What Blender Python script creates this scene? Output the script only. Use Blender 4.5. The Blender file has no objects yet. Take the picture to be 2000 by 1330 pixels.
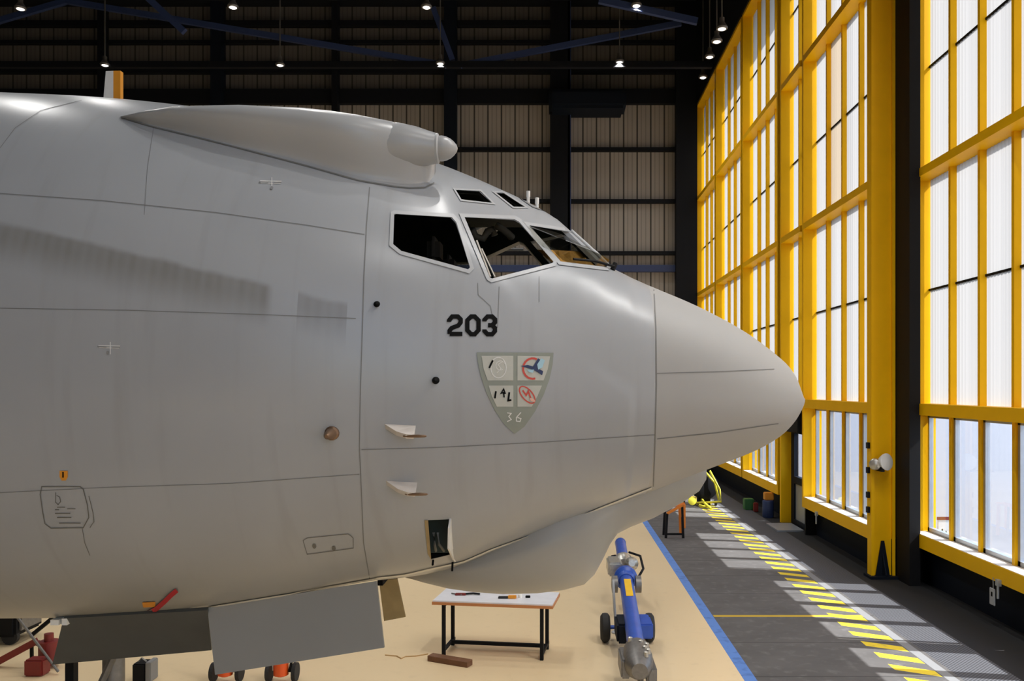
import bpy, bmesh, math, random
import numpy as np
from mathutils import Vector, Matrix
from mathutils.bvhtree import BVHTree
R = math.radians
random.seed(7)
SC = bpy.context.scene
COL = SC.collection

# ------------------------------------------------------------------ camera, sky, sun, exposure
F, PX, PY, HC = 1650.0, 1084.0, 755.0, 3.85     # focal length in px of the 2000 px frame, principal point, eye height
cam_d = bpy.data.cameras.new('camera'); cam = bpy.data.objects.new('camera', cam_d); COL.objects.link(cam)
cam.location = (0, 0, HC); cam.rotation_euler = (R(90), 0, 0)
cam_d.sensor_width = 36; cam_d.lens = 36*F/2000
cam_d.shift_x = -(PX-1000)/2000; cam_d.shift_y = (PY-665)/2000
cam_d.clip_end = 500
SC.camera = cam
SC.view_settings.view_transform = 'Standard'; SC.view_settings.look = 'None'
SC.view_settings.gamma = 1; SC.view_settings.use_curve_mapping = False
SC.view_settings.exposure = 1.06
SC.cycles.use_denoising = True
SC.cycles.max_bounces = 10; SC.cycles.diffuse_bounces = 5; SC.cycles.glossy_bounces = 4
SC.cycles.transmission_bounces = 6; SC.cycles.transparent_max_bounces = 12
SC.cycles.sample_clamp_indirect = 4.0

world = bpy.data.worlds.new('sky'); SC.world = world; world.use_nodes = True
wn = world.node_tree
bg = wn.nodes['Background']; sky = wn.nodes.new('ShaderNodeTexSky')
sky.sky_type = 'NISHITA'; sky.sun_disc = False; sky.sun_elevation = R(45); sky.sun_rotation = R(100)
sky.altitude = 50; sky.air_density = 1.0; sky.dust_density = 1.5
wn.links.new(sky.outputs[0], bg.inputs[0]); bg.inputs[1].default_value = 0.22
SUN = Vector((-1, .18, -1.04)).normalized()
sd = bpy.data.lights.new('sun', 'SUN'); so = bpy.data.objects.new('sun', sd); COL.objects.link(so)
sd.energy = 6.0; sd.angle = R(.6); sd.color = (1, .965, .91)
so.rotation_euler = SUN.to_track_quat('-Z', 'Y').to_euler(); so.location = (20, -4, 25)

# ------------------------------------------------------------------ node helper
class V:
    """a socket (or number) with arithmetic, for writing procedural masks"""
    nt = None
    def __init__(s, x): s.x = x
    @staticmethod
    def m(op, *a):
        n = V.nt.nodes.new('ShaderNodeMath'); n.operation = op
        for i, v in enumerate(a):
            v = v.x if isinstance(v, V) else v
            if isinstance(v, (int, float)): n.inputs[i].default_value = v
            else: V.nt.links.new(v, n.inputs[i])
        return V(n.outputs[0])
    def __add__(s, o): return V.m('ADD', s, o)
    __radd__ = __add__
    def __sub__(s, o): return V.m('SUBTRACT', s, o)
    def __rsub__(s, o): return V.m('SUBTRACT', o, s)
    def __mul__(s, o): return V.m('MULTIPLY', s, o)
    __rmul__ = __mul__
    def __truediv__(s, o): return V.m('DIVIDE', s, o)
    def gt(s, o): return V.m('GREATER_THAN', s, o)
    def lt(s, o): return V.m('LESS_THAN', s, o)
    def mod(s, o): return V.m('FLOORED_MODULO', s, o)
    def clamp(s): return V.m('MINIMUM', V.m('MAXIMUM', s, 0.0), 1.0)
    def step(s, a, b):
        n = V.nt.nodes.new('ShaderNodeMapRange'); n.interpolation_type = 'SMOOTHSTEP'
        V.nt.links.new(s.x, n.inputs[0]); n.inputs[1].default_value = a; n.inputs[2].default_value = b
        return V(n.outputs[0])
def between(v, a, b): return v.gt(a)*v.lt(b)
def mixc(fac, a, b):
    n = V.nt.nodes.new('ShaderNodeMix'); n.data_type = 'RGBA'
    for i, v in ((0, fac), (6, a), (7, b)):
        v = v.x if isinstance(v, V) else v
        if isinstance(v, (int, float)): n.inputs[i].default_value = v
        elif isinstance(v, tuple): n.inputs[i].default_value = (*v[:3], 1)
        else: V.nt.links.new(v, n.inputs[i])
    return n.outputs[2]
def newmat(name):
    m = bpy.data.materials.new(name); m.use_nodes = True; V.nt = m.node_tree
    return m, m.node_tree.nodes['Principled BSDF']
def objco():
    tc = V.nt.nodes.new('ShaderNodeTexCoord'); sp = V.nt.nodes.new('ShaderNodeSeparateXYZ')
    V.nt.links.new(tc.outputs['Object'], sp.inputs[0])
    return tc.outputs['Object'], V(sp.outputs[0]), V(sp.outputs[1]), V(sp.outputs[2])
def noise(co, scale, detail=3, stretch=(1, 1, 1), rough=.5):
    mp = V.nt.nodes.new('ShaderNodeMapping'); mp.inputs['Scale'].default_value = stretch
    V.nt.links.new(co, mp.inputs[0])
    n = V.nt.nodes.new('ShaderNodeTexNoise'); n.inputs['Scale'].default_value = scale
    n.inputs['Detail'].default_value = detail; n.inputs['Roughness'].default_value = rough
    V.nt.links.new(mp.outputs[0], n.inputs[0]); return V(n.outputs[0])
def bump(p, h, strength, dist=.01):
    b = V.nt.nodes.new('ShaderNodeBump'); b.inputs['Strength'].default_value = strength; b.inputs['Distance'].default_value = dist
    V.nt.links.new(h.x if isinstance(h, V) else h, b.inputs['Height']); V.nt.links.new(b.outputs[0], p.inputs['Normal'])
def mat(name, c, rough=.5, metal=0, var=.12, nscale=6, coat=0, spec=.5):
    m, p = newmat(name); co, x, y, z = objco()
    n = noise(co, nscale, 4)
    V.nt.links.new(mixc(n, tuple(v*(1-var) for v in c), tuple(min(1, v*(1+var)) for v in c)), p.inputs['Base Color'])
    p.inputs['Roughness'].default_value = rough; p.inputs['Metallic'].default_value = metal
    p.inputs['Coat Weight'].default_value = coat; p.inputs['Specular IOR Level'].default_value = spec
    return m
def glassmat(name, tint=(.9, .95, .95), rough=.02):
    m = bpy.data.materials.new(name); m.use_nodes = True; nt = m.node_tree; nt.nodes.clear(); V.nt = nt
    o = nt.nodes.new('ShaderNodeOutputMaterial'); t = nt.nodes.new('ShaderNodeBsdfTransparent'); g = nt.nodes.new('ShaderNodeBsdfGlossy')
    lw = nt.nodes.new('ShaderNodeLayerWeight'); lw.inputs[0].default_value = .5; fr = V.m('POWER', V(lw.outputs['Facing']), 4.0)*.93+.045; mx = nt.nodes.new('ShaderNodeMixShader')
    t.inputs[0].default_value = (*tint, 1); g.inputs['Roughness'].default_value = rough
    nt.links.new(fr.x, mx.inputs[0]); nt.links.new(t.outputs[0], mx.inputs[1]); nt.links.new(g.outputs[0], mx.inputs[2])
    nt.links.new(mx.outputs[0], o.inputs[0]); return m
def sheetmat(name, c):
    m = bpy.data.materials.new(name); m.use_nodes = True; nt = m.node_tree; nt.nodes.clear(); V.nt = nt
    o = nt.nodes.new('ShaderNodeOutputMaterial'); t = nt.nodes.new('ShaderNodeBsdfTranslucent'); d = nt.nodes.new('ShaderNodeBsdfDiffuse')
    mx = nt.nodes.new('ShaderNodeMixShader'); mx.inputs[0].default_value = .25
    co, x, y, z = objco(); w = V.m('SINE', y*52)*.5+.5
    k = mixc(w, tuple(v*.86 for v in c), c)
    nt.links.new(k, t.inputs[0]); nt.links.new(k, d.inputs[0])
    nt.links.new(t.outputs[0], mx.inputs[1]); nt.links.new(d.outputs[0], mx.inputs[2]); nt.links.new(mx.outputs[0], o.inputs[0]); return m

M = {}
M['yellow'] = mat('yellow_paint', (.92, .50, .002), .5, var=.10, nscale=1.5, spec=.15)
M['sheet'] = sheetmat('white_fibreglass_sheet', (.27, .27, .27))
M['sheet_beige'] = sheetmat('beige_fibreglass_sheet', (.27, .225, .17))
M['winglass'] = glassmat('window_glass', (.93, .96, 1.0))
M['alu'] = mat('aluminium', (.42, .45, .50), .4, .6)
M['black'] = mat('black_rubber', (.008, .008, .009), .6, spec=.15)
M['navy'] = mat('dark_navy_paint', (.006, .009, .016), .6, spec=.15)
M['blue_steel'] = mat('blue_steel_paint', (.028, .048, .135), .5)
M['girder'] = mat('dark_steel', (.008, .009, .012), .6, spec=.15)
M['blue'] = mat('blue_paint', (.025, .085, .42), .35, var=.2)
M['steel'] = mat('bare_steel', (.55, .53, .48), .35, .8, var=.35, nscale=30)
M['dsteel'] = mat('worn_dark_steel', (.20, .19, .18), .45, .6, var=.3, nscale=20)
M['white'] = mat('white_paint', (.80, .79, .76), .5)
M['red'] = mat('red_paint', (.20, .018, .015), .45)
M['strap_red'] = mat('red_webbing', (.40, .012, .02), .8)
M['trestle'] = mat('trestle_orange_paint', (.75, .22, .02), .45)
M['orange'] = mat('orange_paint', (.80, .10, .012), .4)
M['amber'] = mat('amber_paint', (.70, .28, .02), .5)
M['lemon'] = mat('lemon_paint', (.75, .68, .05), .45)
M['label_y'] = mat('yellow_label', (.85, .50, .01), .5)
M['tyre'] = mat('tyre_rubber', (.02, .019, .018), .8)
M['wood'] = mat('brown_wood', (.16, .07, .03), .7, var=.4, nscale=12)
M['edge'] = mat('orange_wood_edge', (.50, .20, .07), .5)
M['tabletop'] = mat('white_laminate', (.72, .72, .76), .35)
M['kraft'] = mat('tan_cardboard', (.55, .35, .15), .8)
M['green'] = mat('green_plastic', (.03, .14, .04), .5)
M['leaf'] = mat('dark_foliage', (.03, .06, .02), .8, var=.5, nscale=40)
M['tarmac'] = mat('pale_concrete_apron', (.22, .22, .23), .9, var=.06, nscale=.6)
M['door_dark'] = mat('shaded_grey_door', (.075, .078, .075), .5)  # shade on the rear nose gear door, put into a darker grey
M['primer'] = mat('stained_primer', (.33, .24, .11), .6, var=.35, nscale=7)
M['ink'] = mat('black_marking', (.004, .004, .004), .7, spec=.1)
M['seam'] = mat('panel_seam', (.17, .17, .165), .6)
M['seam_l'] = mat('pale_seal', (.60, .58, .52), .5)
M['sh_edge'] = mat('shield_grey_green', (.25, .27, .23), .5)
M['sh_in'] = mat('shield_pale', (.47, .47, .42), .5)
M['m_red'] = mat('marking_red', (.55, .06, .04), .5)
M['m_navy'] = mat('marking_navy', (.015, .03, .10), .5)
M['m_sky'] = mat('marking_light_blue', (.35, .55, .65), .5)
M['m_white'] = mat('marking_white', (.70, .69, .66), .5)
M['m_pink'] = mat('marking_salmon', (.70, .42, .34), .5)
M['m_grey'] = mat('marking_grey', (.22, .22, .22), .5)
M['faint'] = mat('faint_stencil', (.13, .125, .11), .6)
M['frame_l'] = mat('pale_frame_paint', (.42, .43, .44), .4)
M['cabin'] = mat('cabin_dark_green', (.022, .034, .028), .7, var=.6, nscale=9)
M['cabin_g'] = mat('cabin_grey', (.11, .11, .10), .6)
M['seatm'] = mat('seat_fabric', (.05, .045, .05), .9)
M['cockglass'] = glassmat('cockpit_glass', (.66, .66, .60))
M['far_glass'] = glassmat('cockpit_glass_clear', (.9, .92, .92))
M['probe'] = mat('probe_cream', (.62, .56, .50), .45)
M['copper'] = mat('probe_brown', (.20, .12, .07), .4, .5)
m, p = newmat('lamp_lens'); p.inputs['Emission Color'].default_value = (1, .93, .82, 1); p.inputs['Emission Strength'].default_value = 1.6; M['lens'] = m

def fuselage_mat():
    m, p = newmat('grey_aircraft_paint'); co, x, y, z = objco(); x = x-4.0
    base = mixc(noise(co, 1.6, 5), (.312, .324, .342), (.372, .384, .400))
    st = noise(co, 4.0, 5, (2.2, .3, .16))                      # rain streaks run down the skin
    base = mixc((st.step(.52, .75)*.25), base, (.25, .25, .24))
    # grey-brown soot band rising to the rear, in two patches
    v = z - (4.50 - (x+1.78)*.235) + noise(co, 5, 3)*.05
    band = v.step(-.30, -.06)*(1-v.step(-.02, .03))
    xm = V.m('MAXIMUM', 1-x.step(-1.83, -1.77), between(x, -1.63, -1.33)*.8)
    ribs = V.m('SINE', x*95)*.05 + .72
    base = mixc((band*xm*ribs*(noise(co, 3, 4, (3, 1, .5))*.5+.55)).clamp(), base, (.155, .145, .125))
    base = mixc((1-z.step(2.0, 3.1))*.55, base, (.27, .245, .185))  # darker, warmer belly: shade and floor bounce put into the colour
    V.nt.links.new(base, p.inputs['Base Color'])
    p.inputs['Roughness'].default_value = .30; p.inputs['Specular IOR Level'].default_value = .45
    bump(p, noise(co, .9, 2), .15, .02)
    return m
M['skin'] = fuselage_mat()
M['radome'] = mat('warm_grey_radome_paint', (.36, .355, .345), .55, var=.05, nscale=2)
M['amber_mottled'] = mat('mottled_amber_panel', (.50, .26, .05), .5, var=.5, nscale=14)
M['cream'] = mat('bare_sill_cap', (.75, .68, .58), .5)
M['skin_pod'] = mat('grey_fairing_paint', (.36, .365, .37), .32, var=.06, nscale=2)
M['skin_chin'] = mat('grey_radome_paint', (.32, .32, .31), .42, var=.06, nscale=2)
M['door_grey'] = mat('grey_door_paint', (.27, .27, .265), .5, var=.06, nscale=2)

def floor_mat():
    m, p = newmat('hangar_floor_paint'); co, x, y, z = objco()
    n1 = noise(co, .5, 5); n2 = noise(co, 6, 5)
    beige = mixc(n1, (.74, .57, .34), (.84, .66, .41))
    beige = mixc(n2.step(.55, .75)*.12, beige, (.45, .33, .19))
    conc = mixc(noise(co, 1.1, 6, (1, 1.6, 1)), (.055, .05, .046), (.13, .121, .115))
    conc = mixc(n2.step(.5, .8)*.4, conc, (.22, .21, .20))
    joint = (y-12.7).mod(1.5).lt(.035)
    conc = mixc(joint*.8, conc, (.035, .033, .03))
    # slanting yellow stripes of the keep-clear lane
    s = (y - .37 + (x-4.6)*.55).mod(.53).lt(.24)*between(x, 4.62, 5.14)
    conc = mixc(s*(n2.step(.25, .45)*.35+.6), conc, (.80, .58, .02))
    conc = mixc(between(y, 14.12, 14.24)*between(x, 2.66, 5.2)*.85, conc, (.55, .36, .02))
    conc = mixc(between(x, 5.16, 5.30), conc, (.22, .22, .22))
    g = ((x+y).mod(.055).lt(.022) + (x-y).mod(.055).lt(.022)).clamp()
    grate = mixc(g, (.008, .008, .009), (.10, .10, .11))
    conc = mixc(x.gt(5.36), conc, grate)
    conc = mixc(x.gt(6.12), conc, (.008, .008, .009))  # shade along the foot of the doors, painted near black
    c = mixc(x.gt(2.48), beige, mixc(n2.step(.3, .5), (.07, .16, .42), (.10, .22, .55)))
    c = mixc(x.gt(2.65), c, conc)
    V.nt.links.new(c, p.inputs['Base Color'])
    r = mixc(x.gt(2.48), (.30, .30, .30), (.75, .75, .75)); V.nt.links.new(r, p.inputs['Roughness'])
    return m
M['floor'] = floor_mat()
def wall_mat():
    m, p = newmat('ribbed_wall_sheet'); co, x, y, z = objco()
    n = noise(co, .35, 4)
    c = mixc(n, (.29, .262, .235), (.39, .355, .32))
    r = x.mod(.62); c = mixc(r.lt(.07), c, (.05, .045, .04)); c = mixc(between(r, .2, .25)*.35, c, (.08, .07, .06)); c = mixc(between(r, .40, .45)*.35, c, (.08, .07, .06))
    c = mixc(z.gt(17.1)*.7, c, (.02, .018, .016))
    V.nt.links.new(c, p.inputs['Base Color']); p.inputs['Roughness'].default_value = .6
    return m
M['wall'] = wall_mat()

# ------------------------------------------------------------------ mesh helpers
def box(bm, x0, x1, y0, y1, z0, z1, bev=0):
    g = bmesh.ops.create_cube(bm, size=1)['verts']
    for v in g: v.co = Vector(((x0+x1)/2+v.co.x*(x1-x0), (y0+y1)/2+v.co.y*(y1-y0), (z0+z1)/2+v.co.z*(z1-z0)))
    if bev:
        es = list({e for v in g for e in v.link_edges})
        bmesh.ops.bevel(bm, geom=es, offset=bev, segments=2, affect='EDGES')
    return bm
def tube(bm, a, b, r, r2=None, n=16, cap=True):
    a, b = Vector(a), Vector(b); d = b-a; r2 = r if r2 is None else r2
    q = d.to_track_quat('Z', 'Y').to_matrix().to_4x4()
    bmesh.ops.create_cone(bm, segments=n, cap_ends=cap, radius1=r, radius2=r2, depth=d.length, matrix=Matrix.Translation((a+b)/2) @ q)
    return bm
def beam(bm, a, b, w, h=None):
    """rectangular bar from a to b"""
    a, b = Vector(a), Vector(b); d = b-a; h = h or w
    q = d.to_track_quat('Z', 'Y').to_matrix().to_4x4(); g = bmesh.ops.create_cube(bm, size=1)['verts']
    mt = Matrix.Translation((a+b)/2) @ q
    for v in g: v.co = mt @ Vector((v.co.x*w, v.co.y*h, v.co.z*d.length))
    return bm
def path(bm, pts, r, n=10):
    """round hose or rod through points"""
    pts = [Vector(p) for p in pts]; rings = []
    for i, p in enumerate(pts):
        d = (pts[min(i+1, len(pts)-1)]-pts[max(i-1, 0)]).normalized()
        q = d.to_track_quat('Z', 'Y'); rr = r[i] if isinstance(r, (list, tuple)) else r
        rings.append([bm.verts.new(p+q @ Vector((rr*math.cos(2*math.pi*k/n), rr*math.sin(2*math.pi*k/n), 0))) for k in range(n)])
    for a, b in zip(rings, rings[1:]):
        for k in range(n): bm.faces.new((a[k], a[(k+1) % n], b[(k+1) % n], b[k]))
    bm.faces.new(rings[0][::-1]); bm.faces.new(rings[-1]); return bm
def prof(bm, rings, close=True):
    """loft a list of closed rings of points"""
    vs = [[bm.verts.new(p) for p in r] for r in rings]; n = len(vs[0])
    for a, b in zip(vs, vs[1:]):
        for k in range(n): bm.faces.new((a[k], b[k], b[(k+1) % n], a[(k+1) % n]))
    if close: bm.faces.new(vs[0]); bm.faces.new(vs[-1][::-1])
    bmesh.ops.recalc_face_normals(bm, faces=bm.faces); return bm
def lathe(bm, c, axis, pr, n=28):
    """pr: (distance along axis, radius)"""
    c = Vector(c); q = Vector(axis).to_track_quat('Z', 'Y')
    return prof(bm, [[c+q @ Vector((max(r, 1e-4)*math.cos(2*math.pi*k/n), max(r, 1e-4)*math.sin(2*math.pi*k/n), t)) for k in range(n)] for t, r in pr])
def plate(bm, pts, th):
    """flat polygon in space given a thickness along its normal"""
    vs = [bm.verts.new(p) for p in pts]; f = bm.faces.new(vs); f.normal_update(); nn = f.normal.copy()
    r = bmesh.ops.extrude_face_region(bm, geom=[f])['geom']
    for v in r:
        if isinstance(v, bmesh.types.BMVert): v.co += nn*th
    bmesh.ops.recalc_face_normals(bm, faces=bm.faces); return bm
def wloc(o):
    v = Vector((0, 0, 0))
    while o: v += o.location; o = o.parent
    return v
def obj(name, bm, m, parent=None, smooth=False, label=None):
    me = bpy.data.meshes.new(name)
    if parent: bmesh.ops.translate(bm, verts=bm.verts, vec=-wloc(parent))
    bm.to_mesh(me); bm.free(); o = bpy.data.objects.new(name, me); COL.objects.link(o)
    for k in (m if isinstance(m, (list, tuple)) else [m]): me.materials.append(k)
    if smooth:
        me.polygons.foreach_set('use_smooth', [True]*len(me.polygons))
        if smooth != 'all': me.set_sharp_from_angle(angle=R(38))
    if parent: o.parent = parent
    if label: o['label'] = label
    return o
def thing(name, label, cat, loc=(0, 0, 0), group=None):
    o = bpy.data.objects.new(name, None); COL.objects.link(o); o.location = loc; o.empty_display_size = .2
    o['label'] = label; o['category'] = cat
    if group: o['group'] = group
    return o
def tag(o, label, cat, group=None):
    o['label'] = label; o['category'] = cat
    if group: o['group'] = group
    return o
def struct(name, bm, m, label=None):
    o = obj(name, bm, m); o['kind'] = 'structure'
    if label: o['label'] = label
    return o
def sempty(name, loc, label):
    o = bpy.data.objects.new(name, None); COL.objects.link(o); o.location = loc; o['kind'] = 'structure'; o['label'] = label
    return o
def recentre(o):
    """put a one-mesh thing's origin at its base"""
    co = np.array([v.co[:] for v in o.data.vertices]); b = Vector(((co[:, 0].min()+co[:, 0].max())/2, (co[:, 1].min()+co[:, 1].max())/2, co[:, 2].min()))
    o.data.transform(Matrix.Translation(-b)); o.location = o.location+b; return o
def dup(root, loc, label=None, group=None):
    r = root.copy(); COL.objects.link(r); r.location = loc
    if label: r['label'] = label
    if group: r['group'] = group
    for ch in list(root.children):
        c = ch.copy(); COL.objects.link(c); c.parent = r
        for g in ch.children:
            d = g.copy(); COL.objects.link(d); d.parent = c
    return r
B = bmesh.new
def at(px, py, Y):
    """point seen at a photo pixel, at depth Y"""
    return Vector(((px-PX)/F*Y, Y, HC+(PY-py)/F*Y))
def onfloor(px, py, z=0):
    Y = F*(HC-z)/(py-PY); return Vector(((px-PX)/F*Y, Y, z))
# ------------------------------------------------------------------ the hangar shell
ZR = 21.2
struct('floor', box(B(), -26, 7.9, -16, 38.6, -.2, 0), M['floor'], 'painted hangar floor, beige to the left and grey concrete by the doors')
o = struct('ground_outside', box(B(), 7.9, 160, -90, 160, -.25, -.05), M['tarmac'], 'pale concrete apron outside the doors'); o.name = 'floor_outside'
struct('ceiling', box(B(), -26, 8.4, -16, 38.8, ZR, ZR+.3), M['girder'], 'dark hangar roof')
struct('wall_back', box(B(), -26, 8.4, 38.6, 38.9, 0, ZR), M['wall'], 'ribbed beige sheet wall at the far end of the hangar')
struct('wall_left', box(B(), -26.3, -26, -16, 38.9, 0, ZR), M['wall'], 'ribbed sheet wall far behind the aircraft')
struct('wall_front', box(B(), -26, .5, -16.3, -16, 0, ZR), M['wall'], 'hangar wall behind the camera')
struct('wall_right', box(B(), 6.35, 8.4, -16, 38.6, 16.55, ZR), M['girder'], 'dark header wall above the sliding doors')
# kick wall below the doors and dark pocket between door tracks
bm = B(); box(bm, 6.78, 7.0, 17.0, 38.6, 0, .78); struct('baseboard_right', bm, M['navy'], 'dark navy kick wall below the far yellow doors')
bm = B(); box(bm, 7.3, 7.6, -16, 17.1, 0, .78); struct('baseboard_right_near', bm, M['navy'], 'dark navy kick wall below the near yellow door')
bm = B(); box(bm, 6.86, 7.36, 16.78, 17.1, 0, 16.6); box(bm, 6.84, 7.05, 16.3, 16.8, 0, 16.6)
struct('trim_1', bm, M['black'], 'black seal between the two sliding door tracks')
# girts, columns and header of the back wall
def gz(py): return HC+(PY-py)/F*38.5
for k, (py, h, mt) in enumerate(((293, .16, 'girder'), (394, .16, 'girder'), (495, .16, 'girder'), (525, .30, 'blue_steel'), (190, .66, 'girder'), (135, .45, 'girder'), (84, .14, 'girder'), (48, .25, 'girder'))):
    z = gz(py); struct('trim_%d' % (k+2), box(B(), -26, 6.3, 38.32, 38.6, z-h/2, z+h/2), M[mt], 'dark horizontal steel rail across the back wall')
for k, (px, w, mt) in enumerate(((880, .55, 'navy'), (1094, .9, 'girder'), (1112, .14, 'blue_steel'), (1340, .95, 'girder'), (655, .25, 'girder'), (425, .5, 'navy'), (200, .25, 'girder'), (-40, .5, 'navy'))):
    x = (px-PX)/F*38.2; struct('trim_%d' % (k+10), box(B(), x-w/2, x+w/2, 38.0, 38.5, 0, ZR), M[mt], 'dark steel column standing against the back wall')
bm = B(); box(bm, (1072-PX)/F*37.4, (1222-PX)/F*37.4, 36.9, 38.55, HC+(PY-216)/F*37.4, HC+(PY-180)/F*37.4, .15)
u = obj('heater_unit', bm, M['navy']); tag(u, 'long dark navy heater box high on the back wall', 'heater'); recentre(u)

# roof trusses: a bottom chord, a top chord and diagonal web bars each
def truss(Y, zb, label, diags, mt):
    t = thing('roof_truss', label, 'roof truss', (0, Y, zb), 'roof trusses')
    obj('bottom_chord', box(B(), -25.9, 6.3, Y-.12, Y+.12, zb-.12, zb+.12), M['girder'], t)
    obj('top_chord', box(B(), -25.9, 6.3, Y-.12, Y+.12, ZR-.45, ZR-.2), M['girder'], t)
    for a, b in diags: obj('diagonal', beam(B(), a, b, .16, .22), M[mt], t)
    return t
Y = 33.9
truss(Y, 16.75, 'dark blue roof truss nearer the back wall, one long diagonal sloping down right', [(at(130, 2, Y), at(872, 128, Y)), (at(900, 128, Y), at(1330, 45, Y)), (at(-300, 128, Y), at(130, 2, Y)), (at(846, 15, Y), at(884, 118, Y))], 'blue_steel')
Y = 28.8
truss(Y, 17.3, 'dark blue roof truss along the nearer row of lamps', [(at(1170, 0, Y), at(1362, 42, Y)), (at(250, -40, Y), at(360, 62, Y)), (at(-60, -60, Y), at(250, -40, Y))], 'blue_steel')

# ------------------------------------------------------------------ sliding door leaves (yellow steel, fibreglass sheets above, clear windows below)
LV = [.74, 1.0, 3.30, 3.52, 7.98, 12.30, 16.55]
def corr(bm, x, y0, y1, z0, z1, pitch=.11):
    n = max(4, int((y1-y0)/pitch*4)); ys = np.linspace(y0, y1, n+1)
    xs = x+.012*np.sin((ys-y0)*2*math.pi/pitch)
    lo = [bm.verts.new((a, b, z0)) for a, b in zip(xs, ys)]; hi = [bm.verts.new((a, b, z1)) for a, b in zip(xs, ys)]
    for k in range(n): bm.faces.new((lo[k], lo[k+1], hi[k+1], hi[k]))
def leaf(num, y0, y1, xi, cols=4, beige=(), label='', simple=False):
    """y0 near end, y1 far end, xi inner face; posts reach .34 m in from the glazing"""
    xg = xi+.35
    d = sempty('door_%d' % num, (xg, (y0+y1)/2, 0), label)
    obj('post', box(B(), xi, xg+.12, y1-.08, y1+.04, LV[0], LV[6]), M['yellow'], d)
    obj('post', box(B(), xi, xg+.12, y0-.04, y0+.08, LV[0], LV[6]), M['yellow'], d)
    for z0, z1 in ((LV[0], LV[1]), (LV[2], LV[3]), (7.90, 8.06), (12.22, 12.38), (16.45, 16.62)):
        obj('rail', box(B(), xi, xg+.12, y0+.08, y1-.08, z0, z1), M['yellow'], d)
    ys = np.linspace(y0+.08, y1-.08, cols+1)
    obj('sill_cap', box(B(), xi+.01, xg-.06, y0+.08, y1-.08, LV[1], LV[1]+.012), M['cream'], d)
    for k in range(1, cols):
        obj('mullion', box(B(), xg-.11, xg+.06, ys[k]-.03, ys[k]+.05, LV[3], 16.45), M['yellow'], d)
        obj('mullion', box(B(), xg-.10, xg+.06, ys[k]-.03, ys[k]+.05, LV[1], LV[2]), M['yellow'], d)
    for z in (5.75, 10.14, 14.4): obj('glazing_bar', box(B(), xg-.02, xg+.03, y0+.08, y1-.08, z-.02, z+.02), M['black'], d)
    zz = [(LV[3], 5.75), (5.75, 7.9), (8.06, 10.14), (10.14, 12.22), (12.38, 14.4), (14.4, 16.45)]
    for k in range(cols):
        for j, (z0, z1) in enumerate(zz):
            bm = B()
            if simple:
                vs = [bm.verts.new(p) for p in ((xg, ys[k], z0), (xg, ys[k+1], z0), (xg, ys[k+1], z1), (xg, ys[k], z1))]; bm.faces.new(vs)
            else: corr(bm, xg, ys[k]+.02, ys[k+1]-.02, z0, z1)
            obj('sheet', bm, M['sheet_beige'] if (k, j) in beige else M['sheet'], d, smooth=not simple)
        a, b = ys[k]+.05, ys[k+1]-.03
        if simple: continue
        bm = B()
        for u0, u1, w0, w1 in ((a, a+.07, LV[1], LV[2]), (b-.07, b, LV[1], LV[2]), (a, b, LV[1], LV[1]+.09), (a, b, LV[2]-.06, LV[2])): box(bm, xg-.05, xg+.03, u0, u1, w0, w1)
        f = obj('window_frame', bm, M['alu'], d)
        obj('window_pane', box(B(), xg-.008, xg, a+.07, b-.07, LV[1]+.09, LV[2]-.06), M['winglass'], f)
    return d
A1 = 6.40; A2 = 7.03
leaf(1, 17.25, 21.85, A1, beige=((2, 3), (2, 2)), label='yellow glazed hangar door leaf just beyond the big yellow column')
leaf(3, 24.32, 28.85, A1, label='yellow glazed hangar door leaf behind the aircraft nose, third from the right')
leaf(4, 29.05, 33.65, A1, label='yellow glazed hangar door leaf, second from the back wall')
leaf(5, 33.85, 38.35, A1, label='yellow glazed hangar door leaf next to the back wall')
leaf(6, 12.25, 16.72, A2, label='large near yellow glazed hangar door leaf at the right edge')
for k, y in enumerate((7.6, 2.95, -1.7, -6.35, -11.0)): leaf(7+k, y, y+4.5, A2, label='yellow glazed hangar door leaf outside the picture', simple=(k > 0))
# narrow leaf with a wicket door
d = sempty('door_2', (6.75, 23, 0), 'narrow yellow door leaf with a glazed wicket door')
obj('post', box(B(), A1, 6.87, 23.92, 24.05, 0, 16.6), M['yellow'], d); obj('post', box(B(), A1+.2, 6.87, 22.0, 22.08, 0, 16.6), M['black'], d)
for z0, z1 in ((LV[2], LV[3]), (7.90, 8.06), (12.22, 12.38), (16.45, 16.62)): obj('rail', box(B(), A1, 6.87, 22.08, 23.92, z0, z1), M['yellow'], d)
obj('mullion', box(B(), 6.64, 6.81, 22.98, 23.06, LV[3], 16.45), M['yellow'], d)
for z0, z1 in ((LV[3], 5.75), (5.75, 7.9), (8.06, 10.14), (10.14, 12.22), (12.38, 14.4), (14.4, 16.45)):
    bm = B(); corr(bm, 6.75, 22.1, 23.9, z0, z1); obj('sheet', bm, M['sheet'], d, smooth=True)
for z in (5.75, 10.14, 14.4): obj('glazing_bar', box(B(), 6.73, 6.78, 22.08, 23.92, z-.02, z+.02), M['black'], d)
w = obj('wicket_door', box(box(box(box(box(B(), 6.68, 6.8, 22.1, 22.3, 0, 3.3), 6.68, 6.8, 23.6, 23.9, 0, 3.3), 6.68, 6.8, 22.3, 23.6, 2.55, 3.3), 6.68, 6.8, 22.3, 23.6, 0, .15), 6.68, 6.8, 22.3, 23.6, 1.15, 1.35), M['navy'], d)
obj('window_pane', box(B(), 6.73, 6.74, 22.3, 23.6, 1.35, 2.55), M['winglass'], w); obj('door_panel', box(B(), 6.72, 6.76, 22.3, 23.6, .15, 1.15), M['alu'], w)
obj('header_box', box(B(), 6.35, 6.68, 22.1, 23.9, 2.62, 3.15, .02), M['black'], w)
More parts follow.
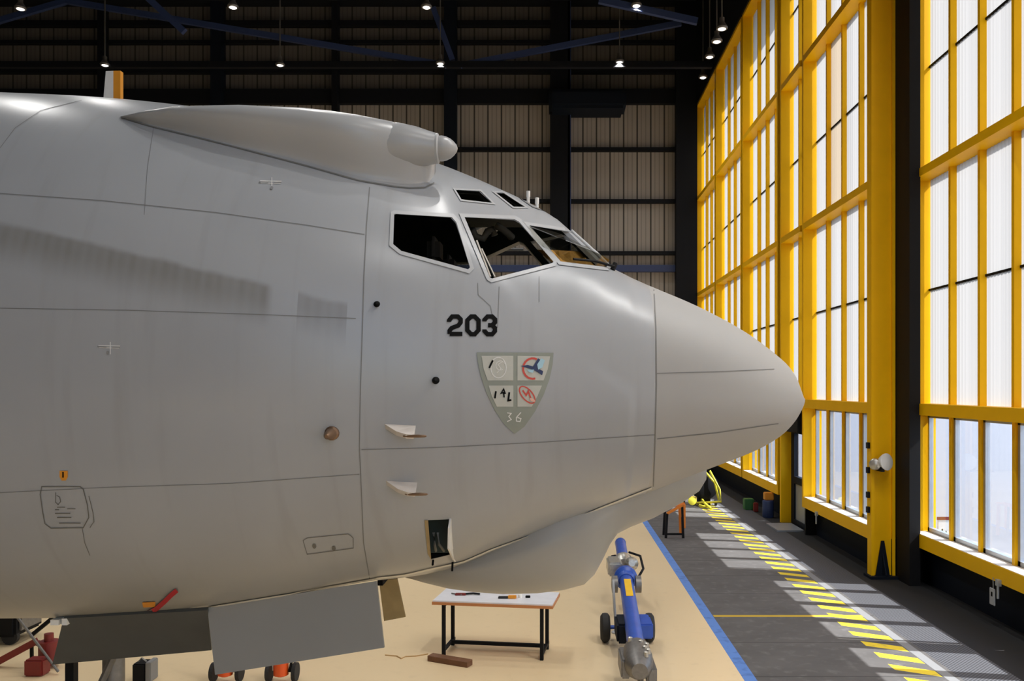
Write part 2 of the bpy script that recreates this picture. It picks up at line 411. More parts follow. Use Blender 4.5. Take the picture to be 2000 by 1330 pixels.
obj('threshold', box(B(), 5.9, 6.6, 22.4, 23.6, 0, .04), M['alu'], w)
for y in (24.18, 28.95, 33.75, 21.93): pass
bm = B()
for y in (24.18, 28.95, 33.75): box(bm, 6.45, 6.86, y-.06, y+.06, .74, 16.55)
box(bm, 6.5, 6.86, 21.90, 21.99, 0, 16.55); struct('trim_18', bm, M['black'], 'black rubber seals between the door leaves')
# thick yellow column at the end of the far track
d = sempty('door_12', (6.6, 17.1, 0), 'big yellow steel column in front of the black seal'); d.name = 'trim_19'
bm = B(); box(bm, 6.36, 6.42, 16.98, 17.2, 0, 16.6); box(bm, 6.42, 6.78, 17.04, 17.14, 0, 16.6); box(bm, 6.78, 6.84, 16.98, 17.2, 0, 16.6)
obj('column', bm, M['yellow'], d)
obj('base_bracket', plate(plate(B(), [(6.44, 17.0, .0), (6.74, 17.0, .0), (6.62, 17.0, .75), (6.56, 17.0, .75)], .02), [(6.6, 17.03, .1), (6.6, 16.8, .1), (6.6, 17.03, .6)], .02), M['navy'], d)
obj('base_plate', box(B(), 6.3, 6.9, 16.85, 17.25, 0, .05), M['navy'], d)
for z in (2.1, 1.6, 1.3, 2.6): obj('hinge_block', box(B(), 6.31, 6.37, 17.05, 17.15, z, z+.12), M['black'], d)
# bright rail caps of galvanised steel on the window sills are bare wood-coloured metal lit by the sun
for y0, y1, xi in ((17.35, 21.75, A1), (24.4, 28.75, A1), (29.15, 33.55, A1), (12.35, 16.62, A2)):
    pass

# ------------------------------------------------------------------ lamps under the roof
def lamp(p, label):
    t = thing('high_bay_lamp', label, 'lamp', p, 'high bay lamps under the roof')
    x, y, z = p
    obj('housing', lathe(B(), (x, y, z), (0, 0, 1), [(0, .17), (.05, .19), (.16, .12), (.22, .08), (.36, .08)], 16), M['dsteel'], t, True)
    obj('lens', lathe(B(), (x, y, z-.03), (0, 0, 1), [(0, .07), (.03, .125)], 16), M['lens'], t)
    k = obj('bracket', box(B(), x-.02, x+.02, y-.02, y+.02, z, z+1), M['dsteel'], t); k.location.z = .36; k.scale.z = ZR-z-.36
    ld = bpy.data.lights.new('bulb', 'AREA'); ld.shape = 'DISK'; ld.size = .24; ld.energy = 70; ld.color = (1, .98, .95); ld.spread = R(125)
    b = bpy.data.objects.new('bulb', ld); COL.objects.link(b); b.parent = t; b.location = (0, 0, -.045)
    return t
proto = None
spots = [(40, 18, 28.6, 'white roof lamp, leftmost of the upper row'), (455, 15, 28.6, 'white roof lamp, second from the left in the upper row'), (833, 15, 28.6, 'white roof lamp in the upper row beside the steel column'), (1243, 12, 28.6, 'white roof lamp, rightmost of the upper row'),
         (205, 128, 33.7, 'white roof lamp directly above the blade aerial'), (547, 128, 33.7, 'white roof lamp in the lower row above the long fairing'), (860, 125, 33.7, 'white roof lamp touching the dark blue column'), (1210, 122, 33.7, 'white roof lamp in the lower row above the heater box'),
         (1410, 57, 26.6, 'small roof lamp above the yellow doors, largest and nearest'), (1400, 82, 28.0, 'small roof lamp above the doors, second in the receding row'), (1386, 112, 31.5, 'small roof lamp above the doors, third in the receding row'), (1373, 152, 34.8, 'small roof lamp above the doors, farthest in the receding row')]
def hang(r):
    for ch in r.children:
        if ch.name.startswith('bracket'): ch.scale.z = ZR-r.location.z-.36
    return r
for i, (px, py, Y, lb) in enumerate(spots):
    p = at(px, py, Y)
    if proto is None: proto = lamp(p, lb)
    else:
        r = hang(dup(proto, p, lb))
        if i > 7:                                      # these are smaller lamps of another kind
            for ch in list(r.children):
                if ch.type == 'LIGHT': bpy.data.objects.remove(ch)

for X, Y in ((-10.9, 13.3), (-4.35, 13.3), (-18.1, 18.4), (-10.9, 18.4), (-4.35, 18.4), (-4.35, 23.5), (2.75, 8.2), (2.75, 5.8), (2.75, -2)):
    hang(dup(proto, (X, Y, 16.7), 'roof lamp above the aircraft, outside the picture'))

ld = proto.children[-1].data if proto.children[-1].type == 'LIGHT' else [c_ for c_ in proto.children if c_.type == 'LIGHT'][0].data
ld = ld.copy(); ld.energy = 52
for X, Y, Z in ((5.9, 7.4, 16.7), (6.1, 5.9, 14.2), (6.2, 5.4, 12.2), (6.3, 4.7, 10.8)):  # added unseen lamps that brighten the nose and give it a highlight
    r = hang(dup(proto, (X, Y, Z), 'unseen lamp added beside the near doors to light the nose'))
    for ch in r.children:
        if ch.type == 'LIGHT': ch.data = ld

# ------------------------------------------------------------------ things by the doors
c = at(1722, 905, 16.8)
t = thing('floodlight', 'round white and grey floodlight fixed to the big yellow column', 'floodlight', c)
obj('reflector', lathe(B(), c+Vector((.07, -.02, .03)), (.5, -1, .15), [(-.14, .02), (-.10, .11), (.0, .165), (.03, .17), (.04, .15), (.06, .01)], 24), M['white'], t, True)
obj('ballast', lathe(B(), c+Vector((-.12, .02, -.02)), (-.3, -1, 0), [(-.1, .08), (.0, .12), (.05, .1), (.08, .02)], 20), M['steel'], t, True)
obj('bracket', box(B(), c.x-.04, c.x+.02, c.y-.1, 17.05, c.z-.16, c.z-.02), M['black'], t)
c = at(1941, 1160, 13.5)
t = thing('hanging_tag', 'grey label tag hanging on a cord below the near door sill', 'tag', c)
x = A2-.03
obj('cord', path(B(), [(x, c.y, .80), (x, c.y-.01, .62)], .008, 6), M['alu'], t)
obj('card', box(B(), x-.02, x, c.y-.08, c.y+.08, .36, .63, .008), M['frame_l'], t); obj('mark', box(B(), x-.025, x-.018, c.y-.02, c.y+.02, .5, .57), M['ink'], t)
for px, Y, lb in ((1602, 20.6, 'pale drop bolt hanging below the far door sill'), (1950, 13.35, 'pale drop bolt beside the hanging tag on the near sill')):
    xi = A1 if Y > 17 else A2
    tag(recentre(obj('drop_bolt', path(box(B(), xi-.05, xi, Y-.05, Y+.05, .7, .8), [(xi-.03, Y, .78), (xi-.03, Y, .5)], .02, 8), M['alu'])), lb, 'drop bolt', 'drop bolts on the door sills')
# outside: marker board and low shrub
c = onfloor(1846, 1058, -.05)
t = thing('marker_board', 'red edged white marker board standing outside the near window', 'marker board', (c.x, c.y, -.05))
obj('board', box(B(), c.x-.18, c.x+.18, c.y-.02, c.y+.02, 0, .55), M['white'], t); obj('border', box(box(B(), c.x-.22, c.x+.22, c.y-.03, c.y-.021, .5, .58), c.x+.16, c.x+.22, c.y-.03, c.y-.021, 0, .5), M['red'], t)
obj('foot', box(B(), c.x-.2, c.x+.2, c.y-.12, c.y+.12, -.05, 0), M['black'], t)
bm = B()
for k in range(70):
    a = random.uniform(-.55, .55); h = random.uniform(.05, .35); q = Vector((c.x-.45+a*.6, c.y-.45+random.uniform(-.2, .2), -.03))
    beam(bm, q, q+Vector((random.uniform(-.1, .1), random.uniform(-.1, .1), h)), .03, .012)
tag(recentre(obj('low_shrub', bm, M['leaf'])), 'low dark green shrub outside beside the marker board', 'shrub')
# ------------------------------------------------------------------ the aircraft
YC = 7.0; XT = 2.053
# rows: sqrt(distance from the nose tip), cockpit crown, nose crown, keel, half width, widest height (heights from eye level)
TAB = np.array([[0.0, 1.1331, -0.106, -0.106, 0.0, -0.106], [0.0548, 1.1331, -0.1026, -0.1292, 0.052, -0.1049], [0.1097, 1.1331, -0.0994, -0.152, 0.104, -0.104], [0.1645, 1.1331, -0.0943, -0.1782, 0.156, -0.1031], [0.2194, 1.1331, -0.0665, -0.2132, 0.2081, -0.1023], [0.2742, 1.1331, 0.0204, -0.2591, 0.2601, -0.1015], [0.3291, 1.1331, 0.1128, -0.3072, 0.3122, -0.1007], [0.3839, 1.1331, 0.17, -0.3512, 0.3651, -0.0998], [0.4387, 1.1331, 0.2159, -0.3935, 0.4182, -0.0989], [0.4936, 1.1331, 0.2585, -0.4316, 0.4705, -0.0979], [0.5484, 1.1331, 0.3036, -0.467, 0.5206, -0.0967], [0.6033, 1.1331, 0.351, -0.501, 0.5687, -0.0954], [0.6581, 1.1331, 0.3986, -0.5338, 0.6154, -0.0939], [0.713, 1.1331, 0.4457, -0.565, 0.6607, -0.0922], [0.7678, 1.1331, 0.4919, -0.596, 0.7046, -0.0903], [0.8226, 1.1331, 0.538, -0.6284, 0.7472, -0.087], [0.8775, 1.1331, 0.5847, -0.6633, 0.7883, -0.0814], [0.9323, 1.1331, 0.6321, -0.7003, 0.8283, -0.0742], [0.9872, 1.1331, 0.6788, -0.7406, 0.8666, -0.0663], [1.042, 1.1331, 0.7236, -0.7869, 0.903, -0.0584], [1.0969, 1.1331, 0.7689, -0.836, 0.941, -0.0514], [1.1517, 1.1331, 0.8167, -0.8838, 0.9833, -0.0456], [1.2065, 1.1331, 0.8705, -0.9317, 1.0291, -0.0402], [1.2614, 1.1331, 0.9374, -0.9815, 1.0769, -0.0351], [1.3162, 1.1331, 1.0098, -1.0322, 1.1262, -0.03], [1.3711, 1.2532, 1.0639, -1.0855, 1.1777, -0.0246], [1.4259, 1.3855, 1.1016, -1.1448, 1.2319, -0.0187], [1.4808, 1.4699, 1.1484, -1.2137, 1.2906, -0.0127], [1.5356, 1.5444, 1.2193, -1.285, 1.3513, -0.0065], [1.5904, 1.6202, 1.2791, -1.3549, 1.4096, 0.0], [1.6453, 1.6978, 1.3296, -1.4241, 1.4664, 0.0071], [1.7001, 1.7707, 1.3893, -1.4733, 1.5208, 0.015], [1.755, 1.8385, 1.4634, -1.5078, 1.5699, 0.024], [1.8098, 1.9024, 1.5442, -1.534, 1.6149, 0.0355], [1.8647, 1.9629, 1.6348, -1.5515, 1.6567, 0.0487], [1.9195, 2.0194, 1.7196, -1.5838, 1.6954, 0.0622], [1.9743, 2.0722, 1.7922, -1.6325, 1.7329, 0.0748], [2.0292, 2.1197, 1.8629, -1.6787, 1.7669, 0.0856], [2.084, 2.1604, 1.9282, -1.7182, 1.7948, 0.096], [2.1389, 2.1967, 1.9845, -1.7506, 1.8188, 0.1057], [2.1937, 2.2295, 2.0285, -1.7753, 1.8389, 0.1144], [2.2486, 2.2589, 2.0581, -1.7931, 1.8526, 0.1215], [2.3034, 2.2853, 2.0834, -1.806, 1.8636, 0.1285], [2.3582, 2.3065, 2.1065, -1.8228, 1.8729, 0.1348], [2.4131, 2.3232, 2.1262, -1.8362, 1.8787, 0.1391], [2.4679, 2.3349, 2.1418, -1.8396, 1.88, 0.14], [2.5228, 2.3466, 2.1522, -1.842, 1.88, 0.14], [2.5776, 2.3565, 2.1566, -1.8439, 1.88, 0.14], [2.6325, 2.3585, 2.1573, -1.8461, 1.88, 0.14], [2.6873, 2.3598, 2.1579, -1.8485, 1.88, 0.14], [2.7421, 2.3607, 2.1584, -1.8505, 1.88, 0.14], [2.797, 2.3611, 2.1589, -1.8517, 1.88, 0.14], [2.8518, 2.3611, 2.1592, -1.8517, 1.88, 0.14], [2.9067, 2.3611, 2.1595, -1.8517, 1.88, 0.14], [2.9615, 2.3611, 2.1597, -1.8517, 1.88, 0.14], [3.0164, 2.3611, 2.16, -1.8517, 1.88, 0.14], [3.0712, 2.3611, 2.1602, -1.8517, 1.88, 0.14], [3.126, 2.3611, 2.1605, -1.8517, 1.88, 0.14], [3.1809, 2.3611, 2.1607, -1.8517, 1.88, 0.14], [3.2357, 2.3611, 2.1611, -1.8517, 1.88, 0.14]])
NR = np.array((0.60299, -0.53142, 0.59498)); ND = 0.85978       # plane of the front windscreen
def smin(a, b, k):
    h = np.maximum(k-np.abs(a-b), 0)/k; return np.minimum(a, b)-h*h*k*.25
def smax(a, b, k): return -smin(-a, -b, k)
TH = np.linspace(0, 2*np.pi, 176, endpoint=False)
def section(x, shrink=0.0):
    u = math.sqrt(max(XT-x, 0)); tf, tn, b, w, zm = [float(np.interp(u, TAB[:, 0], TAB[:, k])) for k in range(1, 6)]
    c, s = np.cos(TH), np.sin(TH)
    def se(t, nu):
        hh = np.where(s >= 0, max(t-zm, 1e-6), max(zm-b, 1e-6)); n = np.where(s >= 0, nu, 2.05)
        return (np.abs(c/max(w, 1e-6))**n+np.abs(s/hh)**n)**(-1/n)
    r = se(tn, 2.15+.75*max(0, 1-abs(x-.55)/1.1)**.7)
    if x < .55:
        dn = np.abs(c)*(-NR[1])+s*NR[2]; dd = ND-(NR[0]*x+NR[2]*zm)
        rp = np.clip(np.where(dn > 1e-4, dd/np.maximum(dn, 1e-4), 9), 0, 9)
        r = smax(r, smin(se(tf, 2.0), rp, .05), .03)
    r = np.maximum(r-shrink, .005)
    return [Vector((x, YC+a, HC+zm+b2)) for a, b2 in zip(c*r, s*r)]
US = np.concatenate([np.linspace(.0, 1.0, 46)[1:], np.linspace(1.0, 1.75, 75)[1:], np.linspace(1.75, 3.7, 90)[1:]])
def body_bm(us, shrink=0.0):
    return prof(B(), [section(XT-u*u, shrink) for u in us])
outer = body_bm(np.concatenate([[.02, .05, .1], US[US > .12]]))
BV = BVHTree.FromBMesh(outer)
CAM = Vector((0, 0, HC))
def ray(px, py): return Vector(((px-PX)/F, 1, (PY-py)/F)).normalized()
def cast(px, py, off=.004):
    d = ray(px, py); h, n, i, _ = BV.ray_cast(CAM, d)
    if h is None:
        h, n, i, _ = BV.find_nearest(CAM+d*(YC/d.y))
    if n.dot(d) > 0: n = -n
    return h+n*off
def decal(bm, polys, off=.004, seg=14):
    """lay flat outlines on the skin, as seen square on"""
    for pl in polys:
        t = B(); f = t.faces.new([t.verts.new((p[0], p[1], 0)) for p in pl])
        bmesh.ops.triangulate(t, faces=t.faces)
        for _ in range(5):
            es = [e for e in t.edges if e.calc_length() > seg]
            if not es: break
            bmesh.ops.subdivide_edges(t, edges=es, cuts=1); bmesh.ops.triangulate(t, faces=[f for f in t.faces if len(f.verts) > 3])
        mp = {v: bm.verts.new(cast(v.co.x, v.co.y, off)) for v in t.verts}
        for f in t.faces: bm.faces.new([mp[v] for v in f.verts])
        t.free()
    for f in bm.faces:
        f.normal_update()
        if f.normal.y > 0: f.normal_flip()
    return bm
def stroke(pts, w, closed=False, step=14):
    """a line of width w px as small quads"""
    out = []; pts = [Vector(p).to_2d() for p in pts]
    if closed: pts = pts+[pts[0]]
    n = len(pts)
    def nrm(a, b):
        d = (b-a).normalized(); return Vector((-d.y, d.x))
    side = []
    for i in range(n):
        if i == 0: k = nrm(pts[-2], pts[0])+nrm(pts[0], pts[1]) if closed else nrm(pts[0], pts[1])
        elif i == n-1: k = nrm(pts[-2], pts[-1])+nrm(pts[-1], pts[1]) if closed else nrm(pts[-2], pts[-1])
        else: k = nrm(pts[i-1], pts[i])+nrm(pts[i], pts[i+1])
        k = k.normalized(); q = nrm(pts[i-1], pts[i]) if i else nrm(pts[0], pts[1]); side.append(k*(w/2/max(.4, k.dot(q))))
    for i in range(n-1):
        m = max(1, int((pts[i+1]-pts[i]).length/step))
        for j in range(m):
            a, b = j/m, (j+1)/m
            p, q = pts[i].lerp(pts[i+1], a), pts[i].lerp(pts[i+1], b); s, t = side[i].lerp(side[i+1], a), side[i].lerp(side[i+1], b)
            out.append([p+s, q+t, q-t, p-s])
    return out
def arc(cx, cy, rx, ry, a0, a1, n=14):
    return [(cx+rx*math.cos(R(a0+(a1-a0)*k/n)), cy-ry*math.sin(R(a0+(a1-a0)*k/n))) for k in range(n+1)]

plane = thing('aircraft', 'large grey military jet with black 203 on its nose, parked side on', 'aircraft', (-4, YC, 0))
W3 = [(770, 420), (774, 418), (880, 425), (890, 436), (918, 522), (912, 528), (786, 492), (768, 478)]
W2 = [(905, 424), (1004, 430), (1014, 436), (1080, 510), (1078, 516), (962, 545), (956, 541)]
W1 = [(1030, 439), (1118, 455), (1128, 461), (1186, 518), (1183, 524), (1096, 512)]
E1 = [(889, 371), (936, 374), (962, 398), (902, 391)]
E2 = [(966, 377), (984, 378), (1026, 405), (1001, 404)]
HT = [(836, 1016), (878, 1014), (884, 1082), (842, 1092)]
def prism(bm, poly, y0, y1, mirror=False, grow=0):
    rings = []
    for y in (y0, y1):
        r = [at(px, py, y) for px, py in poly]
        if mirror: r = [Vector((p.x, 2*YC-p.y, p.z)) for p in r]
        rings.append(r)
    t = B(); prof(t, rings); mp = {v: bm.verts.new(v.co) for v in t.verts}
    for f in t.faces: bm.faces.new([mp[v] for v in f.verts])
    t.free()
cut = B()
for w, y1 in ((W3, 6.9), (W2, 6.9), (W1, 6.93), (E1, 6.9), (E2, 6.93)):
    for mr in (False, True): prism(cut, w, 4.6, y1, mr)
prism(cut, HT, 4.8, 6.6)
tmp = []
def temp(bm):
    me = bpy.data.meshes.new('t'); bm.to_mesh(me); bm.free(); o = bpy.data.objects.new('t', me); COL.objects.link(o); tmp.append(o); return o
shell = temp(outer); inner = temp(body_bm(np.concatenate([np.linspace(.75, 3.65, 130)]), .045)); cutter = temp(cut)
for c_ in (inner, cutter):
    md = shell.modifiers.new('b', 'BOOLEAN'); md.operation = 'DIFFERENCE'; md.solver = 'EXACT'; md.object = c_; md.use_self = (c_ is cutter)
dg = bpy.context.evaluated_depsgraph_get(); me = bpy.data.meshes.new_from_object(shell.evaluated_get(dg))
for o in tmp: bpy.data.objects.remove(o)
bm = B(); bm.from_mesh(me); nb = len(bm.faces)
for f in bm.faces: f.material_index = 0
for f in bm.faces:                       # inside skin is dark cabin lining
    c = f.calc_center_median(); h, n, i, dist = BV.find_nearest(c)
    if dist is not None and dist > .02: f.material_index = 1
# panel seams are part of the skin
seams = [([(722, 366), (716, 440), (711, 540), (708, 640), (704, 760), (702, 870), (706, 960), (710, 1060), (722, 1130)], 2.6),
         ([(1277, 566), (1281, 640), (1282, 750), (1279, 870), (1276, 950)], 3.0), ([(0, 378), (200, 392), (420, 415), (600, 440), (712, 458)], 2.0),
         ([(0, 602), (250, 606), (500, 614), (695, 622)], 2.0), ([(0, 962), (200, 952), (450, 944), (702, 926)], 1.6), ([(706, 878), (850, 874), (1050, 864), (1279, 849)], 2.0),
         ([(1283, 729), (1400, 726), (1512, 721)], 2.2), ([(1283, 857), (1400, 845), (1520, 827)], 2.6), ([(160, 196), (80, 216), (30, 250), (0, 290)], 1.2),
         ([(300, 250), (288, 330), (282, 420)], 1.2), ([(975, 560), (972, 640)], 1.6), ([(1053, 540), (1053, 590)], 1.2), ([(933, 553), (934, 576), (958, 598), (966, 640)], 1.6)]
sk = B()
for pts, w in seams: decal(sk, stroke(pts, w*.7, step=10), .0025)
smp = {v: bm.verts.new(v.co) for v in sk.verts}
for f in sk.faces: bm.faces.new([smp[v] for v in f.verts]).material_index = 2
sk.free()
XR = cast(1280, 750, 0).x
rad = bm.copy()
for q_, cl in ((bm, True), (rad, False)):
    bmesh.ops.bisect_plane(q_, geom=q_.verts[:]+q_.edges[:]+q_.faces[:], plane_co=(XR, 0, 0), plane_no=(1, 0, 0), clear_outer=cl, clear_inner=not cl)
rd = obj('radome', rad, [M['radome'], M['cabin'], M['seam']], plane)
rd.data.polygons.foreach_set('use_smooth', [True]*len(rd.data.polygons)); rd.data.set_sharp_from_angle(angle=R(30))
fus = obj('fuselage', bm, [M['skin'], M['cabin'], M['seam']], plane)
md = fus.data; md.polygons.foreach_set('use_smooth', [True]*len(md.polygons)); md.set_sharp_from_angle(angle=R(30))

# window frames and panes
def frame(poly, w):
    c = Vector((sum(p[0] for p in poly)/len(poly), sum(p[1] for p in poly)/len(poly)))
    return [tuple(Vector(p)+(Vector(p)-c).normalized()*w) for p in poly]
def pane(poly, m, off=-.012):
    if poly in (W1, W3):                                # flat glass let into the opening
        P_ = np.array([cast(a, b, off)[:] for a, b in poly]); c_ = P_.mean(0); n_ = np.linalg.svd(P_-c_)[2][2]
        P_ = P_-np.outer((P_-c_) @ n_, n_); bm = B(); bm.faces.new([bm.verts.new(p) for p in P_])
    else: bm = decal(B(), [poly], off, 16)
    t = obj('cockpit_window', bm, m, plane, smooth='all'); return t
for i, (w, fw) in enumerate(((W3, 7), (W2, 7), (W1, 6.5), (E1, 3), (E2, 3))):
    fo = obj('window_frame', decal(B(), stroke(frame(w, fw/2+1), fw, True, 8), .006), M['frame_l'], plane, smooth='all')
    if w is W2: continue                               # the sliding window stands open
    g = pane(w, M['cockglass'])
    far = g.copy(); COL.objects.link(far); far.scale = (1, -1, 1)
obj('windscreen_post', path(B(), [Vector((x, YC, max(p.z for p in section(x))+.002)) for x in np.linspace(.13, .455, 12)], .02, 10), M['frame_l'], plane, 'all')
# inner rail of the open sliding window and cockpit fittings
def rib(pts, r, m, name, par=plane): return obj(name, path(B(), pts, r, 6), m, par)
rib([at(930, 470, 6.0), at(957, 541, 6.0)], .012, M['steel'], 'window_rail'); rib([at(940, 486, 6.1), at(966, 541, 6.1)], .010, M['steel'], 'window_rail')
rib([at(944, 487, 7.9), at(1022, 487, 7.9)], .016, M['cabin_g'], 'window_rail')
seat = obj('pilot_seat', box(box(box(B(), -.95, -.45, 6.35, 6.75, HC+.05, HC+.25, .04), -1.0, -.86, 6.35, 6.75, HC+.2, HC+.95, .04), -.98, -.88, 6.42, 6.68, HC+.95, HC+1.15, .04), M['seatm'], plane, True)
seat = obj('pilot_seat', box(box(box(B(), -.95, -.45, 7.25, 7.65, HC+.05, HC+.25, .04), -1.0, -.86, 7.25, 7.65, HC+.2, HC+.95, .04), -.98, -.88, 7.32, 7.58, HC+.95, HC+1.15, .04), M['seatm'], plane, True)
obj('amber_panel', decal(B(), [[(1058, 474), (1144, 480), (1182, 514), (1097, 508)]], -.07, 16), M['amber_mottled'], plane, label='added amber panel behind the windscreen')  # added panel, stands in for the amber tone in the windscreen glass
obj('glareshield', box(B(), -.08, .18, 6.35, 7.65, HC+.70, HC+.88, .05), M['cabin'], plane, True)
ov = obj('overhead_panel', box(B(), -.75, -.18, 6.75, 7.25, HC+1.36, HC+1.46, .03), M['cabin'], plane, True)
obj('cabin_ducting', path(B(), [at(922, 448, 6.75), at(928, 462, 6.8), at(944, 466, 6.8), at(952, 452, 6.8), at(962, 448, 6.85), at(966, 460, 6.85)], .03, 8), M['cabin_g'], plane, 'all')
obj('cabin_ducting', path(B(), [at(968, 440, 6.8), at(982, 448, 6.8), at(992, 456, 6.85), at(1000, 464, 6.9)], .03, 8), M['cabin_g'], plane, 'all')
# wiper at the foot of the windscreen
obj('wiper', path(path(B(), [cast(1196, 527, .03), cast(1160, 517, .03), cast(1118, 513, .03)], .010, 6), [cast(1196, 527, .0), cast(1196, 526, .05)], .02, 8), M['black'], plane)
for px, py in ((1036, 380), (1051, 393)):
    a = cast(px, py+10, 0); a.y = YC; b = Vector((a.x, YC, HC+(PY-py+2)/F*YC)); a.z = b.z-.12
    p_ = obj('ice_probe', tube(tube(B(), a, b, .013), b-Vector((0, 0, .03)), b+Vector((0, 0, .02)), .016), M['white'], plane, True)
obj('escape_hatch', decal(B(), stroke([(1002, 378), (1030, 376), (1062, 412), (1040, 404)], 2.5, True, 8), .006), M['m_grey'], plane)

# markings
d203 = {'2': [(874, 630), (874, 625), (880, 618), (896, 618), (903, 625), (903, 632), (898, 640), (880, 648), (877, 654), (877, 655)],
        '0': [(914, 626), (921, 618), (930, 618), (937, 626), (937, 646), (930, 653), (921, 653), (914, 646)],
        '3': [(947, 627), (947, 625), (953, 618), (962, 618), (968, 624), (968, 630), (963, 635), (956, 635)]}
num = B()
decal(num, stroke([(877, 629), (877, 626), (883, 618.5), (894, 618.5), (899.5, 624), (899.5, 630), (895, 636), (882, 641), (878, 646), (878, 652.5)], 8.6, False, 6), .004)
decal(num, stroke([(878, 652.5), (903, 652.5)], 8.6, False, 8), .0042)
decal(num, stroke([(912.5, 626), (920, 618.5), (927, 618.5), (934.5, 626), (934.5, 645), (927, 653), (920, 653), (912.5, 645)], 8.6, True, 6), .004)
decal(num, stroke([(946, 628), (946, 625), (952, 618.5), (961, 618.5), (966.5, 624), (966.5, 630), (961, 635.5), (953, 635.5)], 8.6, False, 6), .004)
decal(num, stroke([(955, 635.5), (961, 635.5), (966.5, 641), (966.5, 647), (961, 653), (952, 653), (946, 646.5), (946, 643.5)], 8.6, False, 6), .0042)
obj('serial_number', num, M['ink'], plane, label='black number 203')
SH = [(931, 688), (1081, 689)]+[(1079, 712), (1073, 740), (1062, 770), (1045, 803), (1024, 833), (1005, 847)]+[(985, 829), (966, 801), (950, 767), (939, 735), (933, 708)]
sh = obj('squadron_shield', decal(B(), [SH], .004, 10), M['sh_edge'], plane)
qs = [[(940, 695), (1002, 695), (1002, 743), (952, 743), (944, 720)], [(1010, 695), (1074, 696), (1069, 722), (1061, 743), (1010, 743)],
      [(954, 753), (1002, 753), (1002, 794), (970, 794), (960, 774)], [(1010, 753), (1058, 753), (1049, 774), (1038, 794), (1010, 794)]]
obj('shield_field', decal(B(), qs, .006, 10), M['sh_in'], sh)
bm = B(); decal(bm, stroke(arc(973, 718, 15, 20, 0, 360, 20), 1.6, True, 5), .008); decal(bm, stroke(arc(977, 714, 9, 9, 20, 300), 1.2, False, 5), .008); decal(bm, stroke([(970, 728), (978, 720), (972, 712), (982, 706)], 1.2, False, 5), .008); obj('shield_emblem', bm, M['m_white'], sh)
for g_, w_ in (([(955, 719), (958, 712), (962, 704)], 3.6), ([(966, 778), (967, 770), (968, 764)], 3.4), ([(984, 776), (983, 766), (978, 768), (983, 760), (986, 768), (981, 769)], 2.6), ([(994, 766), (992, 782), (998, 781)], 3.6)): obj('shield_figure', decal(B(), stroke(g_, w_, False, 4), .009), M['ink'], sh)
obj('shield_emblem', decal(B(), stroke(arc(1040, 720, 19, 20, 65, 285), 4, False, 5), .008), M['m_red'], sh)
bm = B(); decal(bm, [[(1015, 715), (1030, 713), (1044, 717), (1060, 725), (1058, 733), (1046, 725), (1030, 719)], [(1040, 716), (1050, 700), (1056, 704), (1050, 720)]], .010, 6); obj('shield_emblem', bm, M['m_navy'], sh)
obj('shield_emblem', decal(B(), [[(1048, 712), (1056, 700), (1063, 704), (1058, 718), (1050, 722)], [(1028, 722), (1042, 722), (1040, 728), (1032, 727)]], .012, 6), M['m_sky'], sh)
bm = B()
def rel(cx, cy, rx, ry, rot, n=18): return [(cx+rx*math.cos(a)*math.cos(rot)-ry*math.sin(a)*math.sin(rot), cy+rx*math.cos(a)*math.sin(rot)+ry*math.sin(a)*math.cos(rot)) for a in [2*math.pi*k/n for k in range(n)]]
decal(bm, stroke(rel(1029, 771, 20, 10, .85), 2.5, True, 5), .008); decal(bm, stroke([(1020, 762), (1027, 772), (1031, 764), (1036, 778)], 3, False, 5), .009); obj('shield_emblem', bm, M['m_red'], sh)
obj('shield_emblem', decal(B(), [rel(1039, 781, 6, 3, .5)], .010, 6), M['m_pink'], sh)
obj('shield_number', decal(B(), stroke([(990, 806), (998, 807), (993, 813), (998, 819), (990, 823)], 1.8, False, 4), .007), M['m_white'], sh, label='pale figure 3')
obj('shield_number', decal(B(), stroke([(1017, 805), (1008, 815), (1008, 822), (1015, 823), (1017, 817), (1010, 815)], 1.8, False, 4), .007), M['m_white'], sh, label='pale figure 6')
# rescue panel, arrows, stencils
bm = B(); decal(bm, stroke([(82, 950), (157, 950), (163, 955), (171, 985), (174, 1010), (163, 1030), (100, 1031), (88, 1022), (84, 1000), (79, 965)], 1.8, True, 6), .004)
decal(bm, stroke([(174, 968), (182, 1000), (184, 1018), (176, 1030)], 1.4, False, 6), .004); decal(bm, stroke([(161, 1031), (166, 1060), (176, 1084)], 1.2, False, 8), .004)
for y, a, b in ((990, 112, 128), (993, 132, 148), (1002, 108, 138), (1010, 112, 140), (1021, 116, 158), (995, 108, 116)): decal(bm, stroke([(a, y), (b, y)], 1.6, False, 8), .004)
decal(bm, stroke([(109, 961), (109, 980), (114, 985), (119, 979), (117, 970), (111, 967)], 1.4, False, 6), .004)
obj('rescue_panel_outline', bm, M['faint'], plane)
obj('rescue_arrow', decal(B(), [[(117, 919), (133, 919), (133, 931), (129, 938), (121, 938), (117, 931)]], .004), M['amber'], plane); obj('rescue_arrow', decal(B(), stroke([(124, 921), (124, 932)], 3, False, 6), .006), M['ink'], plane)
for k, (cx, cy) in enumerate(((215, 678), (530, 357))):
    bm = B(); decal(bm, stroke([(cx-22, cy-3), (cx+20, cy-2)], 1.6), .004); decal(bm, stroke([(cx+1, cy-10), (cx+1, cy+14)], 1.6), .004); decal(bm, stroke([(cx-21, cy+1), (cx+18, cy+2)], 1.2), .004); obj('stencil_cross', bm, M['m_white'], plane)
    bm = B(); decal(bm, stroke([(cx-24, cy-1), (cx-6, cy)], 2.2), .006); decal(bm, stroke([(cx+5, cy), (cx+20, cy)], 2), .006); decal(bm, [rel(cx-4 if k == 0 else cx+1, cy+11, 3, 3.4, 0, 8)], .006); obj('stencil_lettering', bm, M['m_grey'], plane)
